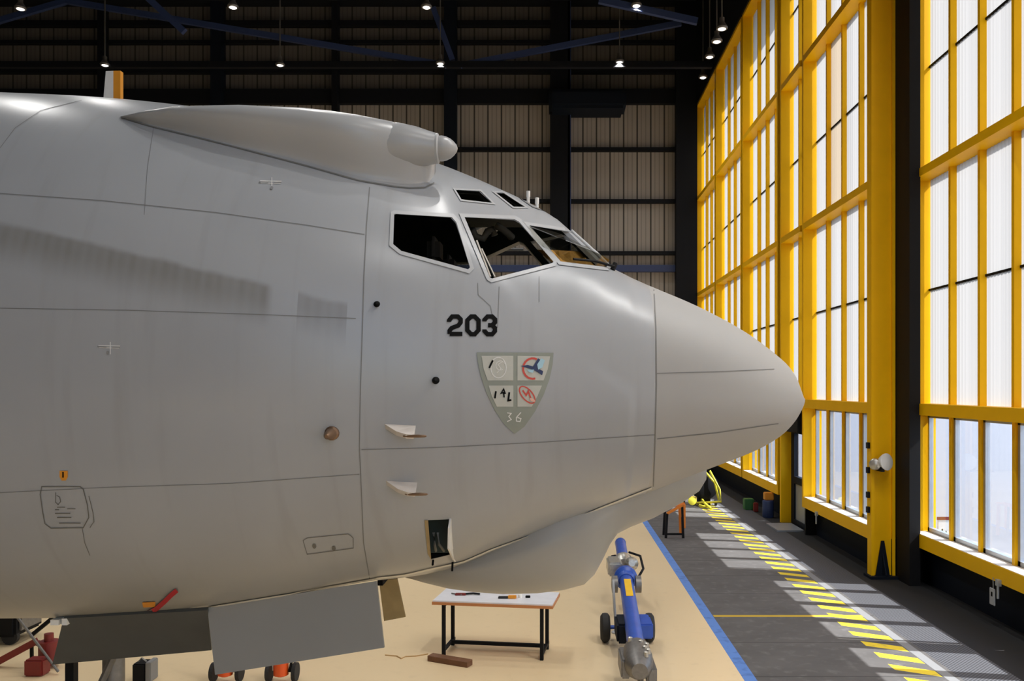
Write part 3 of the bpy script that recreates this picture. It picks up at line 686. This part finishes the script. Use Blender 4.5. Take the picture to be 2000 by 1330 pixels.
bm = B(); decal(bm, stroke([(592, 1055), (600, 1050), (680, 1042), (690, 1050), (690, 1070), (600, 1082)], 1.2, True), .004); decal(bm, [rel(614, 1066, 4, 5, 0, 8), rel(652, 1070, 4, 5, 0, 8)], .004); obj('access_cover_outline', bm, M['faint'], plane)
# red strap and small amber plate near the belly
obj('red_strap', decal(B(), stroke([(290, 1195), (306, 1186), (322, 1172), (334, 1160), (346, 1150)], 9, False, 8), .012), M['strap_red'], plane)
obj('amber_plate', decal(B(), [[(278, 1175), (304, 1174), (303, 1184), (280, 1185)]], .006), M['amber'], plane)

# pitot probes: pale fin-like masts with a tube pointing forward
for py in (838, 949):
    dx = 3 if py > 900 else 0; o_ = Vector((0, -.13, 0))
    q4 = [cast(751+dx, py-10, 0), cast(812+dx, py-7, 0), cast(815+dx, py+9, 0)+o_, cast(800+dx, py+8, 0)+o_, cast(778+dx, py+3, 0)+o_*.6]
    p_ = obj('pitot_mast', plate(B(), q4, .03), M['probe'], plane)
    e = q4[2]; obj('pitot_tube', lathe(B(), e+Vector((-.07, 0, -.008)), (1, 0, 0), [(0, .003), (.03, .009), (.10, .010), (.14, .008), (.15, .003)], 12), M['copper'], p_, True)
for px, py, L, r in ((648, 846, .13, .035), (851, 743, .05, .018), (736, 594, .03, .015)):
    c = cast(px, py, 0); obj('skin_sensor', lathe(B(), c, (0, -1, -.1), [(-.02, r*1.4), (.01, r*1.3), (.02, r), (L*.8, r*.7), (L, r*.3)], 14), M['copper'] if L > .1 else M['ink'], plane, True)
# open access hatch: box inside, wiring, and its hinged cover
h0 = [cast(px, py, 0) for px, py in HT]; xa, xb = min(p.x for p in h0), max(p.x for p in h0); za, zb = min(p.z for p in h0), max(p.z for p in h0); ya = min(p.y for p in h0)
hb = obj('hatch_bay', box(B(), xa-.02, xb-.04, ya+.30, ya+.33, za+.06, zb+.05), M['cabin'], plane)
bm = B()
for k in range(2): path(bm, [(xa+.05+k*.06, ya+.26, za+.08), (xa+.05+k*.03, ya+.20, za+.14), (xa+.04+k*.03, ya+.22, za+.22)], .010, 6)
obj('hatch_wiring', bm, M['cabin_g'], hb, 'all')
hp = [cast(878, 1012, 0), cast(887, 1060, 0), cast(887, 1098, 0)]
obj('hatch_cover', plate(B(), [hp[0], hp[0]+Vector((-.005, -.05, -.06)), Vector((hp[1].x-.02, hp[1].y-.22, hp[1].z)), hp[2]+Vector((-.005, -.04, .02)), hp[2]], .012), M['m_white'], plane)
obj('hatch_jamb', decal(B(), [[(829, 1015), (836, 1015), (842, 1092), (835, 1080)]], .006), M['primer'], plane)
for px, py, l in ((846, 1094, .03), (884, 1098, .06)):
    c = cast(px, py, .0); obj('hatch_latch', path(B(), [c, c+Vector((0, -.03, -l))], .008, 6), M['ink'], plane)

# long antenna fairing on the shoulder, with its round pod nose
PS = [(240, 229, 232, .03), (300, 219, 246, .11), (350, 214, 258, .17), (400, 213, 271, .20), (480, 211, 292, .22), (540, 213, 306, .225), (600, 215, 321, .23), (650, 220, 335, .23), (700, 227, 349, .22), (740, 234, 357, .19), (768, 239, 360, .165)]
PRF = [(0, 0), (.02, .32), (.07, .62), (.15, .86), (.25, .98), (.34, 1.0), (.48, .93), (.62, .80), (.76, .65), (.87, .55), (.94, .53), (.98, .58), (1.0, .66), (1.1, .72)]
def podring(px, yt, yf, hw, prf=PRF):
    foot = cast(px, yf, 0); cy = foot.y+hw*.6; ct = at(px, yt, cy); zt, zf = ct.z, foot.z; r = []
    x = ct.x
    for a, l in prf: r.append(Vector((x, cy-l*hw, zt+(zf-zt)*a)))
    for a, l in prf[::-1][:-1]: r.append(Vector((x, cy+l*hw, zt+(zf-zt)*a)))
    return r
bm = prof(B(), [podring(*s) for s in PS]+[podring(px, yt, yf, hw) for px, yt, yf, hw in ((785, 245, 363, .152), (805, 256, 364, .138), (825, 270, 361, .12), (840, 290, 356, .10), (849, 305, 345, .06))])
pod = obj('antenna_fairing', bm, M['skin_pod'], plane, 'all')
fr = podring(*PS[-1]); pcy = (fr[0].y); 
pc = at(785, 287, pcy); q = F/pcy
def PXd(a): return at(a, 287, pcy).x
st = [(690, 287, 44), (730, 286, 46), (780, 286, 45), (815, 287.5, 39), (840, 289, 32), (852, 290, 29.5)]
bm = prof(B(), [[Vector((PXd(a), pcy+r/q*math.cos(t_), HC+(PY-cy)/q+r/q*math.sin(t_))) for t_ in np.linspace(0, 2*np.pi, 40, endpoint=False)] for a, cy, r in st])
obj('nacelle', bm, M['skin_pod'], pod, True)
cz = HC+(PY-290)/q
obj('nacelle_ring', lathe(B(), (PXd(851), pcy, cz), (1, 0, 0), [(0, .098), (.004, .106), (.018, .107), (.026, .09), (.028, .05)], 36), M['frame_l'], pod, True)
obj('nose_cone', lathe(B(), (PXd(855), pcy, cz), (1, 0, 0), [(0, .088), (.03, .090), (.06, .084), (.09, .070), (.115, .050), (.135, .026), (.142, .005)], 32), M['skin_pod'], pod, True)
bm = B(); decal_pts = []
obj('fairing_skirt', decal(decal(B(), stroke([(235, 230), (300, 249), (400, 273), (490, 296), (600, 325), (700, 353), (770, 365), (800, 368)], 2.4, False, 10), .006), stroke([(800, 368), (830, 367), (848, 358)], 2.4, False, 6), .006), M['seam'], pod)
# blade aerial on the crown
def crown(px):
    x = at(px, 100, YC).x; return max(p.z for p in section(x))
zb = crown(215)-.06; x0, x1 = at(201, 190, YC).x, at(237, 190, YC).x; zt = HC+(PY-140)/F*YC
ant = obj('blade_aerial', prof(B(), [[Vector((a, YC-.012, z)), Vector((b, YC-.02, z)), Vector((b+.0, YC+.02, z)), Vector((a, YC+.012, z))] for a, b, z in ((x0, x1-.055, zb), (x0+.03, x1-.055, zt))]), M['white'], plane)
obj('aerial_edge', box(box(B(), x1-.055, x1, YC-.022, YC+.022, zb, zt), x1-.012, x1+.004, YC-.024, YC+.024, zb, zt), M['amber'], ant)
# chin fairing below the nose
CH = [(792, 1131, .04), (830, 1138, .28), (880, 1147, .46), (930, 1153, .56), (985, 1157, .63), (1050, 1156, .66), (1100, 1151, .63), (1140, 1141, .57), (1160, 1122, .52), (1175, 1095, .47), (1190, 1064, .42), (1204, 1044, .38), (1230, 1031, .34), (1275, 1014, .30), (1330, 985, .23), (1365, 962, .14), (1379, 940, .04)]
rings = []
for px, py, w in CH:
    x = at(px, py, YC).x; zk = min(p.z for p in section(x)); zo = HC+(PY-py)/F*YC+.012; zc = zk+.12; b = max(zc-zo, .02)
    r = [Vector((x, YC+w*math.cos(t_)*(1 if math.sin(t_) <= 0 else .9), zc+(b if math.sin(t_) < 0 else .12)*abs(math.sin(t_))**.9*(1 if math.sin(t_) > 0 else -1))) for t_ in np.linspace(0, 2*np.pi, 48, endpoint=False)]
    rings.append(r)
chin = obj('chin_fairing', prof(B(), rings), M['skin_chin'], plane, 'all')
bm = decal(B(), stroke([(735, 1128), (790, 1122), (850, 1108), (905, 1096), (960, 1072), (1060, 1036), (1180, 988), (1272, 952)], 3, False, 8), .008); obj('chin_seal', bm, M['seam_l'], plane)
# nose gear doors, far door, nose gear
def dplate(pts, Yt, Yb, th, m, name):
    n = len(pts); ym = sorted(p[1] for p in pts); mid = (ym[0]+ym[-1])/2
    q_ = [at(px, py, Yt if py < mid else Yb) for px, py in pts]
    return obj(name, plate(B(), q_, th), m, plane)
dplate([(405, 1187), (735, 1135), (750, 1265), (420, 1318)], 6.35, 6.28, .03, M['door_grey'], 'nose_gear_door')
dplate([(124, 1208), (405, 1192), (413, 1270), (102, 1298)], 6.30, 6.62, .03, M['door_dark'], 'nose_gear_door')
o = dplate([(740, 1133), (776, 1131), (792, 1205), (750, 1213)], 7.62, 7.70, .02, M['primer'], 'nose_gear_door'); o['label'] = 'brown stained inner face of the far nose gear door'
obj('door_hinge', box(box(B(), at(742, 1140, 7.4).x, at(752, 1140, 7.4).x, 7.3, 7.6, HC-1.72, HC-1.58), at(762, 1140, 7.4).x, at(772, 1140, 7.4).x, 8.6, 7.6, HC-1.72, HC-1.62), M['ink'], o)
obj('door_seal', decal(B(), stroke([(412, 1184), (560, 1160), (735, 1129)], 3, False, 10), .008), M['seam_l'], plane)
obj('door_fitting', box(box(B(), at(106, 1210, 6.35).x, at(122, 1210, 6.35).x, 6.3, 6.4, HC-1.78, HC-1.74), at(128, 1210, 6.35).x, at(138, 1210, 6.35).x, 6.3, 6.4, HC-1.78, HC-1.73), M['white'], plane)
gx = at(222, 1300, YC).x
g = obj('nose_gear', tube(tube(B(), (gx, YC, 2.3), (gx, YC, 1.2), .085), (gx, YC, 1.2), (gx, YC, .42), .05), M['dsteel'], plane, True)
obj('axle', tube(B(), (gx, YC-.3, .45), (gx, YC+.3, .45), .05), M['steel'], g, True)
obj('drag_strut', path(B(), [(gx+.1, YC-.1, 1.75), (gx-.18, YC-.1, 1.15)], .03, 8), M['dsteel'], g)
obj('drag_strut', beam(B(), (at(140, 1290, YC).x, YC, 2.2), (at(140, 1290, YC).x, YC, 1.1), .07), M['black'], g)
obj('drag_strut', beam(B(), (at(140, 1290, YC).x, YC, 1.1), (gx, YC, .75), .07), M['black'], g)
for s in (-1, 1):
    obj('wheel', lathe(B(), (gx, YC+s*.22-.09, .44), (0, 1, 0), [(0, .16), (.0, .36), (.03, .43), (.09, .44), (.15, .43), (.18, .36), (.18, .16)], 32), M['tyre'], g, True)
# ------------------------------------------------------------------ workbench and the things on it
tY, tX0, tX1 = 12.05, (853-PX)/F*12.0, (1083-PX)/F*12.0
t = thing('workbench', 'long white topped workbench with orange edge and black steel legs', 'workbench', (-.85, 12.3, 0))
RT = Matrix.Rotation(R(-8), 4, 'Z')
zt = .80
def TB(bm): bmesh.ops.transform(bm, matrix=Matrix.Translation((-.84, 12.27, 0)) @ RT, verts=bm.verts); return bm
obj('tabletop', TB(box(B(), -.86, .86, -.36, .36, zt-.015, zt+.005)), M['tabletop'], t)
obj('edge_band', TB(box(B(), -.87, .87, -.37, .37, zt-.055, zt-.015)), M['edge'], t)
for sx in (-.72, .70):
    for sy in (-.28, .22): obj('leg', TB(box(B(), sx-.024, sx+.024, sy-.024, sy+.024, 0, zt-.05)), M['black'], t)
    obj('side_rail', TB(box(B(), sx-.02, sx+.02, -.3, .3, .06, .10)), M['black'], t)
    obj('side_rail', TB(box(B(), sx-.02, sx+.02, -.3, .3, zt-.1, zt-.055)), M['black'], t)
obj('stretcher', TB(box(B(), -.72, .70, .08, .12, .06, .11)), M['black'], t)
def onb(px, py): 
    Y = F*(HC-zt)/(py-PY); return Vector(((px-PX)/F*Y, Y, zt+.005))
a = onb(905, 1163)
g = thing('clamp', 'red and black hand clamp lying on the left of the workbench', 'clamp', a)
obj('handle', path(B(), [a+Vector((.03, 0, .02)), a+Vector((.14, .03, .02)), a+Vector((.24, -.01, .02))], .014, 8), M['black'], g)
obj('jaw', box(B(), a.x-.12, a.x+.04, a.y-.03, a.y+.03, a.z, a.z+.03, .008), M['red'], g); obj('screw', path(B(), [a+Vector((-.18, .05, .015)), a+Vector((-.02, -.03, .015))], .010, 6), M['dsteel'], g)
a = onb(995, 1169)
g = thing('hand_brush', 'wooden brush with dark bristles lying on the workbench', 'brush', a)
obj('brush_head', box(B(), a.x-.02, a.x+.10, a.y-.04, a.y+.04, a.z, a.z+.04, .008), M['amber'], g); obj('bristles', box(B(), a.x-.16, a.x-.02, a.y-.035, a.y+.035, a.z, a.z+.025, .004), M['tyre'], g)
a = onb(1016, 1168)
g = thing('small_jar', 'small white jar standing beside the brush on the workbench', 'jar', a)
obj('jar_body', lathe(B(), a, (0, 0, 1), [(0, .03), (.04, .03), (.05, .022)], 16), M['white'], g, True)
a = onb(1031, 1168)
tag(obj('dark_socket', box(B(), a.x-.035, a.x+.035, a.y-.02, a.y+.02, a.z, a.z+.03, .005), M['ink']), 'small black tool at the right end of the workbench', 'tool')
# block and cord on the floor
bm = B(); a, b = onfloor(840, 1283, .04), onfloor(918, 1296, .04); beam(bm, a, b, .14, .08); bmesh.ops.bevel(bm, geom=list(bm.edges), offset=.006, segments=1, affect='EDGES')
o = obj('wooden_block', bm, M['wood']); tag(recentre(o), 'brown wooden beam lying on the floor before the workbench', 'wooden beam'); o.location.z = 0
pts = [onfloor(px, py, .008) for px, py in ((752, 1279), (775, 1281), (784, 1286), (792, 1282), (812, 1281), (836, 1277))]
tag(recentre(obj('cord', path(B(), pts, .008, 6), M['kraft'])), 'thin pale cord on the floor left of the wooden beam', 'cord')

# ------------------------------------------------------------------ blue tow bar on two wheels
def ZL(Y): return .46+.02*(Y-10)
def TP(px, Y, dz=0): return Vector(((px-PX)/F*Y, Y, ZL(Y)+dz))
ax = Vector((1.10, 12.75, 0))
t = thing('tow_bar', 'long blue aircraft tow bar on two black wheels', 'tow bar', ax)
def pz(px, py, Y): return at(px, py, Y)
pA, pB = pz(1212, 1062, 16.6), pz(1243, 1268, 11.05)
def along(s): return pA.lerp(pB, s)
d = (pB-pA).normalized()
obj('tube', tube(tube(B(), along(.36), along(1), .115, n=24), along(0), along(.24), .105, n=24), M['blue'], t, True)
obj('end_cap', lathe(B(), along(0), -d, [(-.02, .108), (.06, .11), (.12, .07), (.13, .01)], 20), M['blue'], t, True)
bm = B(); lathe(bm, along(.22), d, [(0, .13), (.05, .17), (.3, .17), (.36, .13)], 18); s_ = obj('pump_unit', bm, M['steel'], t, True)
bm = B(); u = along(.30); box(bm, u.x-.30, u.x-.05, u.y-.3, u.y+.3, u.z-.1, u.z+.14, .03); lathe(bm, u+Vector((.12, 0, .05)), (0, -1, .3), [(-.2, .05), (-.1, .12), (.15, .12), (.25, .06)], 16); obj('valve_block', bm, M['steel'], t, True)
obj('hose', path(B(), [along(.2)+Vector((.12, 0, .12)), along(.26)+Vector((.30, 0, .14)), along(.33)+Vector((.33, 0, .02)), along(.40)+Vector((.22, 0, -.02))], .022, 8), M['black'], t, 'all')
obj('hose', path(B(), [along(.16)+Vector((-.13, 0, .0)), along(.2)+Vector((-.2, 0, .05)), along(.28)+Vector((-.22, 0, -.12))], .02, 8), M['black'], t, 'all')
obj('flange', lathe(B(), along(.40), d, [(0, .12), (.0, .19), (.12, .20), (.16, .15), (.3, .13)], 24), M['blue'], t, True)
for s in (-1, 1): obj('shackle', lathe(B(), along(.47)+Vector((s*.19, 0, -.02)), (s, 0, 0), [(-.04, .14), (.05, .14), (.06, .05)], 20), M['dsteel'], t, True)
a, b = along(.50), along(.66); n_ = Vector((0, -d.z, d.y)); n_ = n_ if n_.z > 0 else -n_
obj('warning_label', plate(B(), [a+n_*.117+Vector((-.05, 0, 0)), a+n_*.117+Vector((.06, 0, 0)), b+n_*.117+Vector((.06, 0, 0)), b+n_*.117+Vector((-.05, 0, 0))], .004), M['label_y'], t)
obj('axle', tube(B(), (.78, 12.75, .22), (1.40, 12.75, .22), .03), M['blue'], t); c = along((12.75-pA.y)/(pB.y-pA.y))
obj('axle_bracket', box(B(), 1.0, 1.42, 12.2, 12.75, .2, .42, .02), M['blue'], t, True); obj('side_box', box(B(), c.x-.26, c.x-.09, 11.9, 12.45, c.z-.30, c.z-.02, .03), M['navy'], t, True)
obj('axle_post', box(B(), c.x-.06, c.x+.06, 12.65, 12.85, .22, c.z), M['blue'], t)
for x in ((1182-PX)/F*12.75, (1268-PX)/F*12.75):
    w = obj('wheel', lathe(B(), (x-.07, 12.75, .215), (1, 0, 0), [(0, .08), (0, .17), (.03, .21), (.07, .215), (.11, .21), (.14, .17), (.14, .08)], 28), M['tyre'], t, True)
    obj('hub', lathe(B(), (x-.06, 12.75, .215), (1, 0, 0), [(0, .08), (.12, .08)], 16), M['dsteel'], w, True)
a = pz(1197, 1133, 13.3); obj('jack_leg', path(B(), [a, Vector((a.x+.04, 13.2, .06))], .022, 8), M['frame_l'], t); obj('jack_foot', lathe(B(), (a.x+.04, 13.2, 0), (0, 0, 1), [(0, .07), (.02, .07), (.05, .02)], 14), M['frame_l'], t)
obj('jack_arm', path(B(), [Vector((a.x+.04, 13.2, .1)), Vector((c.x, 12.9, .22))], .015, 6), M['frame_l'], t)
h = along(1)
obj('coupling_head', box(box(lathe(B(), h-d*.02, d, [(0, .12), (.05, .17), (.35, .19), (.6, .17), (.75, .1)], 20), h.x-.24, h.x-.12, h.y-.5, h.y+.05, h.z-.22, h.z+.02, .02), h.x+.08, h.x+.2, h.y-.6, h.y-.1, h.z-.28, h.z-.05, .02), M['dsteel'], t, True)
for k in range(6): a = random.uniform(0, 6.28); q_ = h+d*(.1+k*.1)+Vector((.13*math.cos(a), 0, .13)); obj('bolt', lathe(B(), q_, (0, 0, 1), [(0, .03), (.06, .03), (.07, .015)], 8), M['steel'], t)
obj('front_stand', tube(B(), h+Vector((.02, -.35, -.1)), (h.x+.02, h.y-.35, 0), .04), M['dsteel'], t)

# ------------------------------------------------------------------ orange trestle, yellow trolley, post
c = onfloor(1316, 1048)
t = thing('orange_trestle', 'small orange steel trestle with dark legs by the blue floor line', 'trestle', c)
obj('deck', plate(B(), [c+Vector(v) for v in ((-.05, -.2, .78), (.26, -.2, .86), (.26, .25, .80), (-.05, .25, .72))], .05), M['trestle'], t, label='orange top')
for k, (x, z) in enumerate(((-.22, .62), (.20, .84))):
    for y in (-.2, .25): obj('leg', beam(B(), c+Vector((x*.9, y, z)), c+Vector((x*1.05, y, 0)), .06), M['trestle'] if k and y > 0 else M['black'], t)
obj('side_panel', plate(B(), [c+Vector(v) for v in ((.12, -.22, .82), (.27, -.22, .86), (.27, -.22, .25), (.2, -.22, .25))], .03), M['trestle'], t)
obj('brace', beam(B(), c+Vector((-.22, -.2, .1)), c+Vector((.2, -.2, .1)), .05), M['black'], t); obj('brace', beam(B(), c+Vector((-.2, -.2, .62)), c+Vector((.2, -.2, .84)), .06), M['trestle'], t)
c = onfloor(1336, 1012)
tag(obj('barrier_post', box(B(), c.x-.03, c.x+.03, c.y-.03, c.y+.03, 0, .62, .005), M['black']), 'slim black post beside the orange trestle', 'post'); 
c = onfloor(1380, 990)
t = thing('yellow_trolley', 'bright yellow tubular trolley with a black hose drum under the nose', 'trolley', c)
obj('frame', path(path(path(B(), [c+Vector((-.55, 0, .12)), c+Vector((.45, -.1, .18)), c+Vector((.42, 0, .55)), c+Vector((.12, .1, 1.15))], .035, 8), [c+Vector((.0, .25, 1.1)), c+Vector((.30, .2, .75)), c+Vector((.45, .3, .18))], .035, 8), [c+Vector((-.3, -.3, .1)), c+Vector((.0, -.4, .02)), c+Vector((-.1, .3, .2))], .04, 8), M['lemon'], t, 'all')
obj('tow_arm', path(B(), [c+Vector((-.1, -.1, .15)), c+Vector((.0, -.8, .05))], .04, 8), M['lemon'], t)
obj('lamp_head', lathe(B(), c+Vector((-.48, -.1, .2)), (0, -1, .2), [(-.1, .05), (0, .13), (.05, .13), (.07, .05)], 16), M['lemon'], t, True)
obj('hose_drum', lathe(B(), c+Vector((.0, .5, .62)), (.3, -1, 0), [(-.25, .28), (-.2, .42), (.2, .42), (.25, .28)], 24), M['black'], t, True)
obj('drum_stand', box(B(), c.x-.2, c.x+.2, c.y+.4, c.y+.7, 0, .4), M['black'], t)
for s in (-1, 1): obj('wheel', lathe(B(), c+Vector((s*.35-.03, .3, .1)), (1, 0, 0), [(0, .06), (0, .1), (.06, .1), (.06, .06)], 16), M['tyre'], t)
# clutter along the foot of the doors
rows = [(1462, 957, 26.5, .30, .34, 'green', 'small green plastic crate on the dark floor by the far doors'), (1476, 957, 26.0, .14, .28, 'red', 'small red canister beside the green crate'),
        (1501, 958, 25.0, .26, .22, 'amber', 'small amber tool box by the far doors'), (1500, 995, 24.9, .30, .50, 'blue_steel', 'dark blue drum below the amber tool box')]
for px, py, Y, w, h, mt, lb in rows:
    x = (px-PX)/F*Y; x = min(x, 6.55); z = 0 if mt != 'amber' else .5
    if mt == 'blue_steel': o = obj('drum', lathe(B(), (x, Y, 0), (0, 0, 1), [(0, w*.5), (.02, w*.55), (h-.03, w*.55), (h, w*.5)], 18), M[mt], None, True)
    else:
        o = obj({'green': 'crate', 'red': 'canister', 'amber': 'tool_box'}[mt], box(B(), x-w/2, x+w/2, Y-w/2, Y+w/2, z, z+h, .02), M[mt])
    tag(recentre(o), lb, o.name.split('.')[0].replace('_', ' '))

# ------------------------------------------------------------------ equipment under the fuselage at the lower left
def P(px, py, Y): return at(px, py, Y)
Y = 11.6
c = Vector(((60-PX)/F*Y, Y, 0))
t = thing('tripod_jack', 'dark red and black tripod jack below the rear of the open doors', 'jack', c)
obj('ram', tube(tube(B(), c+Vector((.25, 0, .05)), c+Vector((.25, 0, .36)), .13), c+Vector((.25, 0, .36)), c+Vector((.25, 0, .46)), .06), M['red'], t, True)
obj('leg', beam(B(), P(-40, 1312, Y), P(72, 1252, Y), .07, .09), M['red'], t)
obj('leg', beam(B(), P(72, 1255, Y), P(110, 1268, Y), .06), M['red'], t)
obj('leg', beam(B(), P(62, 1262, Y), Vector((P(62, 1262, Y).x, Y, 0)), .035), M['black'], t)
obj('brace', beam(B(), P(60, 1242, Y), P(104, 1206, Y), .05), M['black'], t)
obj('brace', path(B(), [P(30, 1200, 11.3), P(114, 1312, 11.3)], .018, 8), M['dsteel'], t)
obj('hand_pump', box(B(), c.x+.15, c.x+.4, Y-.4, Y-.2, 0, .22, .02), M['red'], t, True)
c = onfloor(-6, 1262)
t = thing('power_cart', 'black equipment cart at the far left under the fuselage', 'cart', c)
obj('body', box(B(), c.x-.7, c.x+.26, c.y, c.y+.7, .12, 1.1, .04), M['black'], t, True); obj('side_panel', box(B(), c.x+.26, c.x+.30, c.y+.1, c.y+.6, .2, .9, .01), M['dsteel'], t)
for sx in (-.55, .15): obj('wheel', lathe(B(), (c.x+sx, c.y+.05, .12), (0, 1, 0), [(0, .12), (.07, .12)], 16), M['tyre'], t)
c = onfloor(283, 1328)
t = thing('tool_case', 'small black and grey case on the floor behind the nose gear', 'case', c)
obj('case_body', box(B(), c.x-.12, c.x+.05, c.y-.1, c.y+.12, 0, .24, .015), M['black'], t, True); obj('case_side', box(B(), c.x+.05, c.x+.12, c.y-.1, c.y+.12, 0, .26, .01), M['m_grey'], t); obj('handle', path(B(), [(c.x-.08, c.y, .24), (c.x-.04, c.y, .29), (c.x+.02, c.y, .24)], .012, 6), M['steel'], t)
def extinguisher(px, lb):
    Y = 11.0; x = (px-PX)/F*Y
    t = thing('wheeled_extinguisher', lb, 'fire extinguisher', (x, Y, 0), 'wheeled fire extinguishers')
    obj('cylinder', lathe(B(), (x, Y, .08), (0, 0, 1), [(0, .05), (.02, .095), (.62, .095), (.72, .05), (.76, .03)], 24), M['orange'], t, True)
    obj('valve', lathe(B(), (x, Y, .84), (0, 0, 1), [(0, .03), (.08, .03)], 10), M['black'], t)
    obj('hose', path(B(), [(x, Y, .88), (x+.16, Y-.02, .8), (x+.17, Y-.02, .4), (x+.12, Y-.04, .15)], .018, 8), M['black'], t, 'all')
    for s in (-1, 1): w = obj('wheel', lathe(B(), (x+s*.17-.025, Y+.05, .12), (1, 0, 0), [(0, .12), (.05, .12)], 20), M['tyre'], t)
    obj('frame', path(B(), [(x-.15, Y+.1, .12), (x-.15, Y+.1, .9), (x+.15, Y+.1, .9), (x+.15, Y+.1, .12)], .016, 6), M['steel'], t)
    return t
e = extinguisher(549, 'bright orange wheeled fire extinguisher right of its twin, below the big door')
dup(e, ((440-PX)/F*11.0, 11.0, 0), 'bright orange wheeled fire extinguisher left of its twin, below the big door')
